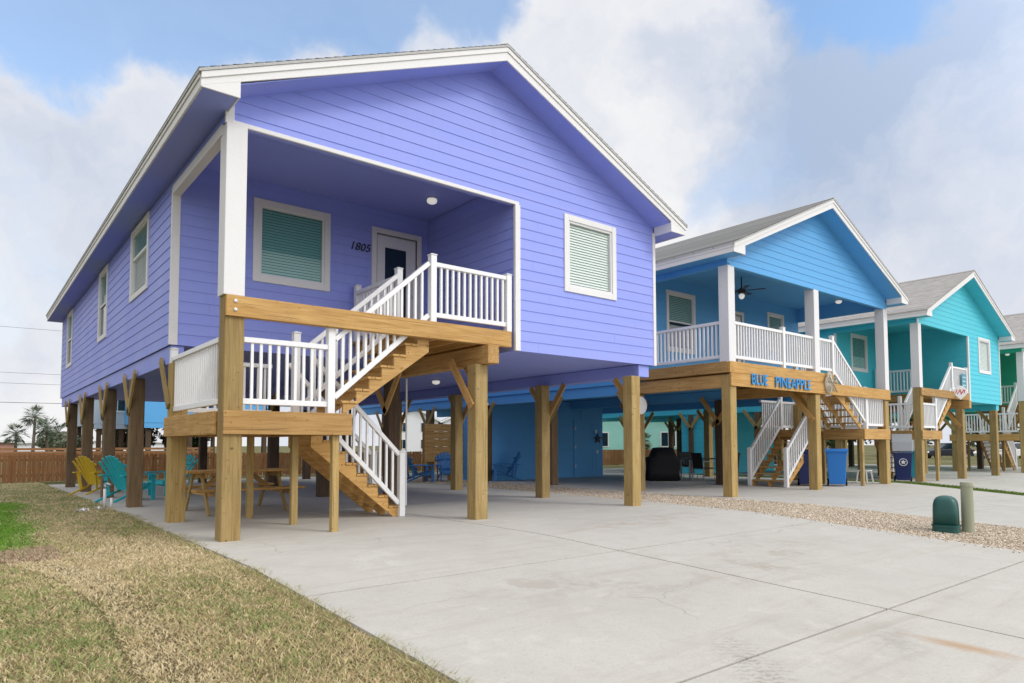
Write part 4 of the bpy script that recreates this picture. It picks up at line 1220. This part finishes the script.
far_house('rear_house', (8.9, 34, -.22), 0, 7.2, 12, 5.6, 1.6, BLU, RF3, 'blue raised house behind the picket fence, seen under the lavender house', [(0, 3.8, 1, 1.3)], base=2.7, posts=True)
far_house('rear_house', (4.9, 40, -.22), 0, 2.5, 10, 4.8, .8, PALEB, RF3, 'narrow pale blue raised house behind the fence at left, seen between pilings', [(0, 3.6, .8, 1.1)], base=2.75, posts=True)
far_house('row_house', (53.7, 86, -.3), R(-28), 7.6, 14, 5.4, 2.0, WHT, RF3, 'two storey white gabled house far behind, seen past the stair newel', [(-1.9, .9, 1.3, 1.4), (1.7, .9, 1.3, 1.4), (-1.9, 3.6, 1.3, 1.4), (1.7, 3.6, 1.3, 1.4)])
far_house('row_house', (63.5, 84, -.3), R(-28), 9.5, 16, 5.4, 2.2, WHT, RF3, 'second white far house with grey roof, right of the two storey gable', [(-2.6, 3.6, 1.3, 1.4), (2.4, 3.6, 1.3, 1.4)])
far_house('rear_house', (44, 33.5, -.25), R(-50), 15, 9, 3.4, 1.4, MINT, RF3, 'mint green house with white deck rail seen under the blue house', [(-4, 1.3, 1.2, 1.2), (-1.5, 1.3, 1.2, 1.2), (1.5, 1.3, 1.2, 1.2), (4.5, 1.3, 1.2, 1.2)], base=.2)
far_house('low_house', (-8, 130, -.3), R(0), 24, 12, 2.0, .7, RED2, RF3, 'low reddish house at the far left horizon', [(-6, .9, 2, 1.2), (3, .9, 2, 1.2)])
far_house('low_house', (20, 150, -.3), R(5), 32, 14, 1.9, .6, WHT, paint('pale_roof', (.5, .5, .5), .9), 'low white house with pale roof at the far left horizon', [(-8, .9, 2, 1.2), (6, .9, 2, 1.2)])

# palms
PTR = paint('palm_trunk_bark', (.16, .13, .10), .9, .2); PLF = NT('palm_leaf'); PLF = PLF.out((.17, .21, .14), .6, .2)  # leaf green lightened and greyed, distance haze put into the colour
def palm(loc, h, rz, label, fr=60, L=1.9, group='palms at the left horizon'):
    p = thing('palm_tree', loc, label, 'palm tree', rz, group)
    rd = random.Random(int(h * 100 + loc[0]))
    MB().tube([(0, 0, 0), (.04, 0, h * .3), (.12, .03, h * .7), (.15, .05, h)], [.24, .2, .17, .16], 10).build('trunk', PTR, p, smooth=True)
    m = MB()
    for k in range(fr):
        a = rd.uniform(0, 6.28); el = rd.uniform(-.9, 1.25); l = L * rd.uniform(.75, 1.1)
        d = Vector((math.cos(a), math.sin(a), 0)); pr = Vector((-d.y, d.x, 0))
        pts = []
        for t in (0, .35, .6): pts.append(Vector((.15, .05, h)) + d * (l * t * math.cos(el)) + Vector((0, 0, l * (t * math.sin(el) - t * t * .25))))
        m.tube(pts, .018, 4, cap=False)
        c = pts[-1]; fwd = (pts[2] - pts[1]).normalized()
        for j in range(11):      # fan leaflets
            b = R(-80 + 16 * j); v = (fwd * math.cos(b) + pr * math.sin(b)); e = c + v * l * .55 * rd.uniform(.8, 1.1) + Vector((0, 0, -.18 * l * rd.random()))
            s_ = v.cross(Vector((0, 0, 1)))
            s_ = s_.normalized() * .055 if s_.length > .01 else pr * .035
            m.add([c - s_ * .3, c + (e - c) * .5 - s_, e, c + (e - c) * .5 + s_], [(0, 1, 2, 3)])
    m.build('crown', PLF, p, fix=False)
    return p
palm((4.9, 108, -.3), 5.6, 0, 'tall palm at left horizon with the highest crown in the group')
palm((3.1, 112, -.3), 3.3, 1, 'short palm at the far left of the horizon')
palm((6.7, 110, -.3), 4.2, 2, 'palm leaning close behind the tallest palm, to its right')
palm((7.9, 106, -.3), 3.4, 3, 'rightmost palm of the left group, close to the lavender house')
palm((44.0, 30.5, -.3), 1.85, 1, 'palm in front of the mint house seen under the blue house', L=.95, group='palms')

# leafy trees and shrubs
def leafmat(name, a, b):
    t = NT(name); o = t.node('ShaderNodeObjectInfo'); v = t.coord(); n = t.noise(v, .9, 3)
    return t.out(t.mix(n, a, b), .7, .15)
LF1 = leafmat('leaf_dark_green', (.035, .06, .022), (.075, .105, .04)); LF2 = leafmat('leaf_grey_green', (.13, .15, .10), (.20, .22, .15))
def tree(loc, h, w, label, mat, seed, n=900, leaf=.2, group='trees beyond the houses'):
    rd = np.random.default_rng(seed)
    p = thing('leafy_tree', loc, label, 'tree', 0, group)
    m = MB(); m.tube([(0, 0, 0), (.05, 0, h * .3), (-.03, .05, h * .55)], [.14, .11, .07], 8)
    for k in range(5):
        a = k * 1.26; m.tube([(0, 0, h * .28), (math.cos(a) * w * .22, math.sin(a) * w * .22, h * .6)], [.07, .03], 6)
    m.build('trunk', PTR, p)
    cl = [(rd.normal(0, w * .22), rd.normal(0, w * .22), h * rd.uniform(.38, .9), w * rd.uniform(.13, .24)) for _ in range(13)]
    V = []; F = []
    for i in range(n):
        c = cl[rd.integers(len(cl))]; d = rd.normal(0, 1, 3); d /= np.linalg.norm(d); r_ = c[3] * rd.uniform(.55, 1.1)
        q = np.array(c[:3]) + d * r_ * np.array((1, 1, .8)); a = rd.normal(0, 1, 3); a /= np.linalg.norm(a); b = np.cross(a, d); b /= np.linalg.norm(b) + 1e-6
        s_ = leaf * rd.uniform(.6, 1.3); k = len(V); V += [q - a * s_, q + b * s_ * .5, q + a * s_, q - b * s_ * .5]; F.append((k, k + 1, k + 2, k + 3))
    mm = MB(); mm.add(V, F); mm.build('crown', mat, p, fix=False)
    return p
for i, (x, y, h, w, lb, mt) in enumerate([
    (8.7, 104, 3.4, 3.4, 'grey green tree just right of the left horizon palms', LF2), (9.5, 118, 3.0, 7, 'low spreading bush below the left horizon palms', LF2),
    (5.4, 44, 4.2, 4, 'bushy tree behind the picket fence, seen under the left end of the lavender house', LF2), (9.8, 46, 4.0, 4, 'dark bushy tree behind the picket fence, right of its grey green neighbour', LF1),
    (92, 27, 4.6, 8, 'bushy tree behind the parked cars at right', LF2), (98, 20, 5.2, 9, 'large tree behind the white parked car', LF2), (90, 36, 4.0, 7, 'dark tree left of the parked cars', LF1), (104, 12, 4.4, 8, 'tree at the right edge beyond the parked cars', LF1)]):
    tree((x, y, -.35), h, w, lb, mt, 100 + i, n=1500, leaf=.22 if y < 60 and x < 60 else .34)

# parked cars
def car(loc, rz, mat, label):
    c = thing('parked_car', loc, label, 'car', rz, 'cars parked in the distance')
    b = MB(); b.prism([(-2.3, .35), (2.25, .35), (2.35, .6), (2.25, .85), (1.2, 1.0), (-1.9, 1.05), (-2.35, .95), (-2.4, .55)], 'y', -.88, .88); b.build('body', mat, c, bevel=.06)
    b = MB(); b.prism([(1.15, .98), (.45, 1.55), (-1.5, 1.6), (-2.1, 1.03)], 'y', -.76, .76); b.build('cabin', GLASSB, c, bevel=.04)
    b = MB(); b.prism([(.5, 1.545), (.42, 1.62), (-1.5, 1.66), (-1.62, 1.58)], 'y', -.775, .775)
    for x in (-.55,): b.box(x - .05, x + .05, -.778, .778, 1.0, 1.6)
    b.build('roof', mat, c, bevel=.02)
    for x in (-1.4, 1.4):
        for s_ in (-1, 1):
            w_ = MB(); w_.M = Matrix.Translation((x, s_ * .82, .33)) @ Matrix.Rotation(R(90), 4, 'X'); w_.lathe([(.18, -.11), (.33, -.1), (.335, 0), (.33, .1), (.18, .11)], (0, 0, 0), 18); wo = w_.build('wheel', BLACK, c)
            w_ = MB(); w_.M = Matrix.Translation((x, s_ * .82, .33)) @ Matrix.Rotation(R(90), 4, 'X'); w_.lathe([(.02, -.115), (.18, -.112), (.18, .112), (.02, .115)], (0, 0, 0), 14); w_.build('rim', GREYP, wo)
    for s_ in (-1, 1):
        MB().box(2.24, 2.36, s_ * .72 - .14, s_ * .72 + .14, .64, .78).build('headlight', LAMP, c, bevel=.02); MB().box(-2.41, -2.3, s_ * .74 - .1, s_ * .74 + .1, .7, .92).build('taillight', RED, c, bevel=.02)
    return c
car((75, 12.5, -.35), R(150), paint('white_car_paint', (.75, .75, .76), .25), 'white parked car beyond the turquoise house')
car((76, 17.6, -.35), R(140), paint('dark_car_paint', (.03, .035, .045), .25), 'dark parked car left of the white one')

# power line
pl_ = thing('power_line', (0, 95, -.3), 'overhead power line of four thin wires crossing the left sky', 'power line')
for x in (-60, 40):
    MB().tube([(x, 0, 0), (x, 0, 18.5)], [.16, .11], 8).build('pole', PTR, pl_); MB().box(x - .06, x + .06, -1.1, 1.1, 17.2, 17.4).build('crossarm', PTR, pl_)
for k, (z, y) in enumerate(((16.9, .0), (11.3, .6), (9.9, -.6), (7.6, .9))):
    pts = []
    for i in range(25):
        t = i / 24; pts.append((-60 + 100 * t, y, z - 1.0 * 4 * t * (1 - t) * .8))
    MB().tube(pts, .018 if k < 3 else .03, 5).build('wire', DKMETAL, pl_)

# ------------------------------------------------------------------ light
SUN_EL, SUN_AZ = R(42), R(152)      # azimuth from +Y towards +X: from the front right
w = bpy.data.worlds.new('World'); S.world = w; w.use_nodes = True
nt = w.node_tree; nd = nt.nodes; lk = nt.links.new
bg = nd['Background']; outw = nd['World Output']
sky = nd.new('ShaderNodeTexSky'); sky.sky_type = 'NISHITA'; sky.sun_disc = False; sky.sun_elevation = SUN_EL; sky.sun_rotation = SUN_AZ
sky.air_density = 1.0; sky.dust_density = .6; sky.ozone_density = 1.4
tn = nd.new('ShaderNodeMix'); tn.data_type = 'RGBA'; tn.blend_type = 'MULTIPLY'; tn.inputs[0].default_value = 1.0; lk(sky.outputs[0], tn.inputs[6]); tn.inputs[7].default_value = (.92, 1.10, 1.16, 1); lk(tn.outputs[2], bg.inputs[0]); bg.inputs[1].default_value = .115
tc = nd.new('ShaderNodeTexCoord')
def vm(op, a, b=None, c=None):
    n = nd.new('ShaderNodeVectorMath'); n.operation = op
    for i, x in enumerate((a, b, c)):
        if x is None: continue
        if isinstance(x, tuple): n.inputs[i].default_value = x
        else: lk(x, n.inputs[i])
    return n.outputs['Value'] if op in ('DOT_PRODUCT', 'LENGTH') else n.outputs[0]
def mt(op, a, b=None, c=None, clamp=False):
    n = nd.new('ShaderNodeMath'); n.operation = op; n.use_clamp = clamp
    for i, x in enumerate((a, b, c)):
        if x is None: continue
        if isinstance(x, (int, float)): n.inputs[i].default_value = x
        else: lk(x, n.inputs[i])
    return n.outputs[0]
dirv = tc.outputs['Generated']
def nz(vec, scale, detail, rough, seed=0.0, color=False, dist=0.0):
    n = nd.new('ShaderNodeTexNoise'); n.inputs['Scale'].default_value = scale; n.inputs['Detail'].default_value = detail; n.inputs['Roughness'].default_value = rough; n.inputs['Distortion'].default_value = dist
    lk(vm('ADD', vec, (seed, seed * .7, -seed)), n.inputs['Vector']); return n.outputs['Color'] if color else n.outputs['Fac']
warp = vm('MULTIPLY_ADD', vm('SUBTRACT', nz(dirv, 4.5, 6, .6, 1.3, True), (.5, .5, .5)), (.30, .30, .30), dirv)
wd = vm('NORMALIZE', warp)
def blob(d, rin, rout):
    v = Vector(d).normalized(); dp = vm('DOT_PRODUCT', wd, tuple(v))
    n = nd.new('ShaderNodeMapRange'); n.interpolation_type = 'SMOOTHSTEP'; lk(dp, n.inputs[0]); n.inputs[1].default_value = math.cos(R(rout)); n.inputs[2].default_value = math.cos(R(rin)); return n.outputs[0]
# breaks in the cloud where blue shows
breaks = None
for d, a, b, k in (((.04, .87, .52), 2, 10, 1.0), ((.30, .77, .59), 2, 10, 1.0), ((-.18, .85, .56), 2, 10, 1.0), ((.17, .83, .55), 2, 10, 1.0), ((.45, .67, .62), 1, 9, .9), ((.79, .34, .55), 1, 9, 1.0), ((.80, .47, .37), 0, 6, .35), ((.0, .97, .22), 1, 9, .40), ((.775, .525, .33), 0, 5, .4)):
    x = mt('MULTIPLY', blob(d, a, b), k); breaks = x if breaks is None else mt('MAXIMUM', breaks, x)
fld = mt('ADD', mt('MULTIPLY', nz(wd, 3.0, 8, .62, 4.2), .9), .40)
cover = mt('SUBTRACT', fld, breaks)
mr = nd.new('ShaderNodeMapRange'); mr.interpolation_type = 'SMOOTHSTEP'; lk(cover, mr.inputs[0]); mr.inputs[1].default_value = .02; mr.inputs[2].default_value = .62; mr.inputs[3].default_value = .24
# shading inside the cloud: white billows and blue-grey veils
gsh = nz(wd, 2.6, 7, .6, 9.0); greyb = None
for d, a, b, k in (((.865, .329, .378), 3, 17, 1.0), ((.90, .27, .30), 2, 16, .8), ((.04, .97, .24), 2, 12, .55), ((.79, .50, .36), 1, 6, .5), ((.95, .2, .3), 3, 20, .5)):
    x = mt('MULTIPLY', blob(d, a, b), k); greyb = x if greyb is None else mt('MAXIMUM', greyb, x)
gf = mt('ADD', mt('MULTIPLY', mt('SUBTRACT', gsh, .43), 2.3), mt('MULTIPLY', greyb, .70), clamp=True)
cr = nd.new('ShaderNodeValToRGB'); lk(gf, cr.inputs[0]); e = cr.color_ramp.elements; e[0].position = .0; e[0].color = (.95, .95, .96, 1); e[1].position = 1; e[1].color = (.46, .56, .745, 1)
x_ = cr.color_ramp.elements.new(.35); x_.color = (.78, .81, .885, 1)
bc = nd.new('ShaderNodeBackground'); lk(cr.outputs[0], bc.inputs[0])
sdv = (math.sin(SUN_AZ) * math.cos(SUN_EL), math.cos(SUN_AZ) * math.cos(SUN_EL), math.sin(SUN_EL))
glow = nd.new('ShaderNodeMapRange'); glow.interpolation_type = 'SMOOTHSTEP'; lk(vm('DOT_PRODUCT', dirv, sdv), glow.inputs[0]); glow.inputs[1].default_value = .25; glow.inputs[2].default_value = 1.0; glow.inputs[3].default_value = .485; glow.inputs[4].default_value = 1.05  # clouds brightened toward the sun, added out of frame to light house fronts
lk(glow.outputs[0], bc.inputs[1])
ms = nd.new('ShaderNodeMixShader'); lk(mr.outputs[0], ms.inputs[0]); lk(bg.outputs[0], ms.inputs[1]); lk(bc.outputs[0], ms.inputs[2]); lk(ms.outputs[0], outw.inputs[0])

sl = bpy.data.lights.new('sun', 'SUN'); sl.energy = .55; sl.angle = R(14); sl.color = (1, .96, .9)
so = bpy.data.objects.new('sun', sl); COL.objects.link(so)
sd = Vector((math.sin(SUN_AZ) * math.cos(SUN_EL), math.cos(SUN_AZ) * math.cos(SUN_EL), math.sin(SUN_EL)))
so.rotation_euler = sd.to_track_quat('Z', 'Y').to_euler(); so.location = sd * 60

# ------------------------------------------------------------------ camera
cam = bpy.data.cameras.new('camera'); co = bpy.data.objects.new('camera', cam); COL.objects.link(co); S.camera = co
yaw, pit, rol = R(38.7923), R(3.0261), R(-.1001)
f_ = Vector((math.sin(yaw) * math.cos(pit), math.cos(yaw) * math.cos(pit), math.sin(pit))); r_ = Vector((math.cos(yaw), -math.sin(yaw), 0)); u_ = r_.cross(f_)
r2 = r_ * math.cos(rol) + u_ * math.sin(rol); u2 = -r_ * math.sin(rol) + u_ * math.cos(rol)
co.matrix_world = Matrix(((r2.x, u2.x, -f_.x, -2.4719), (r2.y, u2.y, -f_.y, -8.8756), (r2.z, u2.z, -f_.z, 1.2), (0, 0, 0, 1)))
cam.sensor_width = 36; cam.lens = 678.747 / 1024 * 36; cam.shift_y = (408.67 - 341.5) / 1024; cam.clip_start = .05; cam.clip_end = 3000
vs_ = S.view_settings; vs_.view_transform = 'Standard'; vs_.look = 'None'; vs_.exposure = 1.0; vs_.gamma = 1; vs_.use_curve_mapping = False
S.render.resolution_x = 1024; S.render.resolution_y = 683
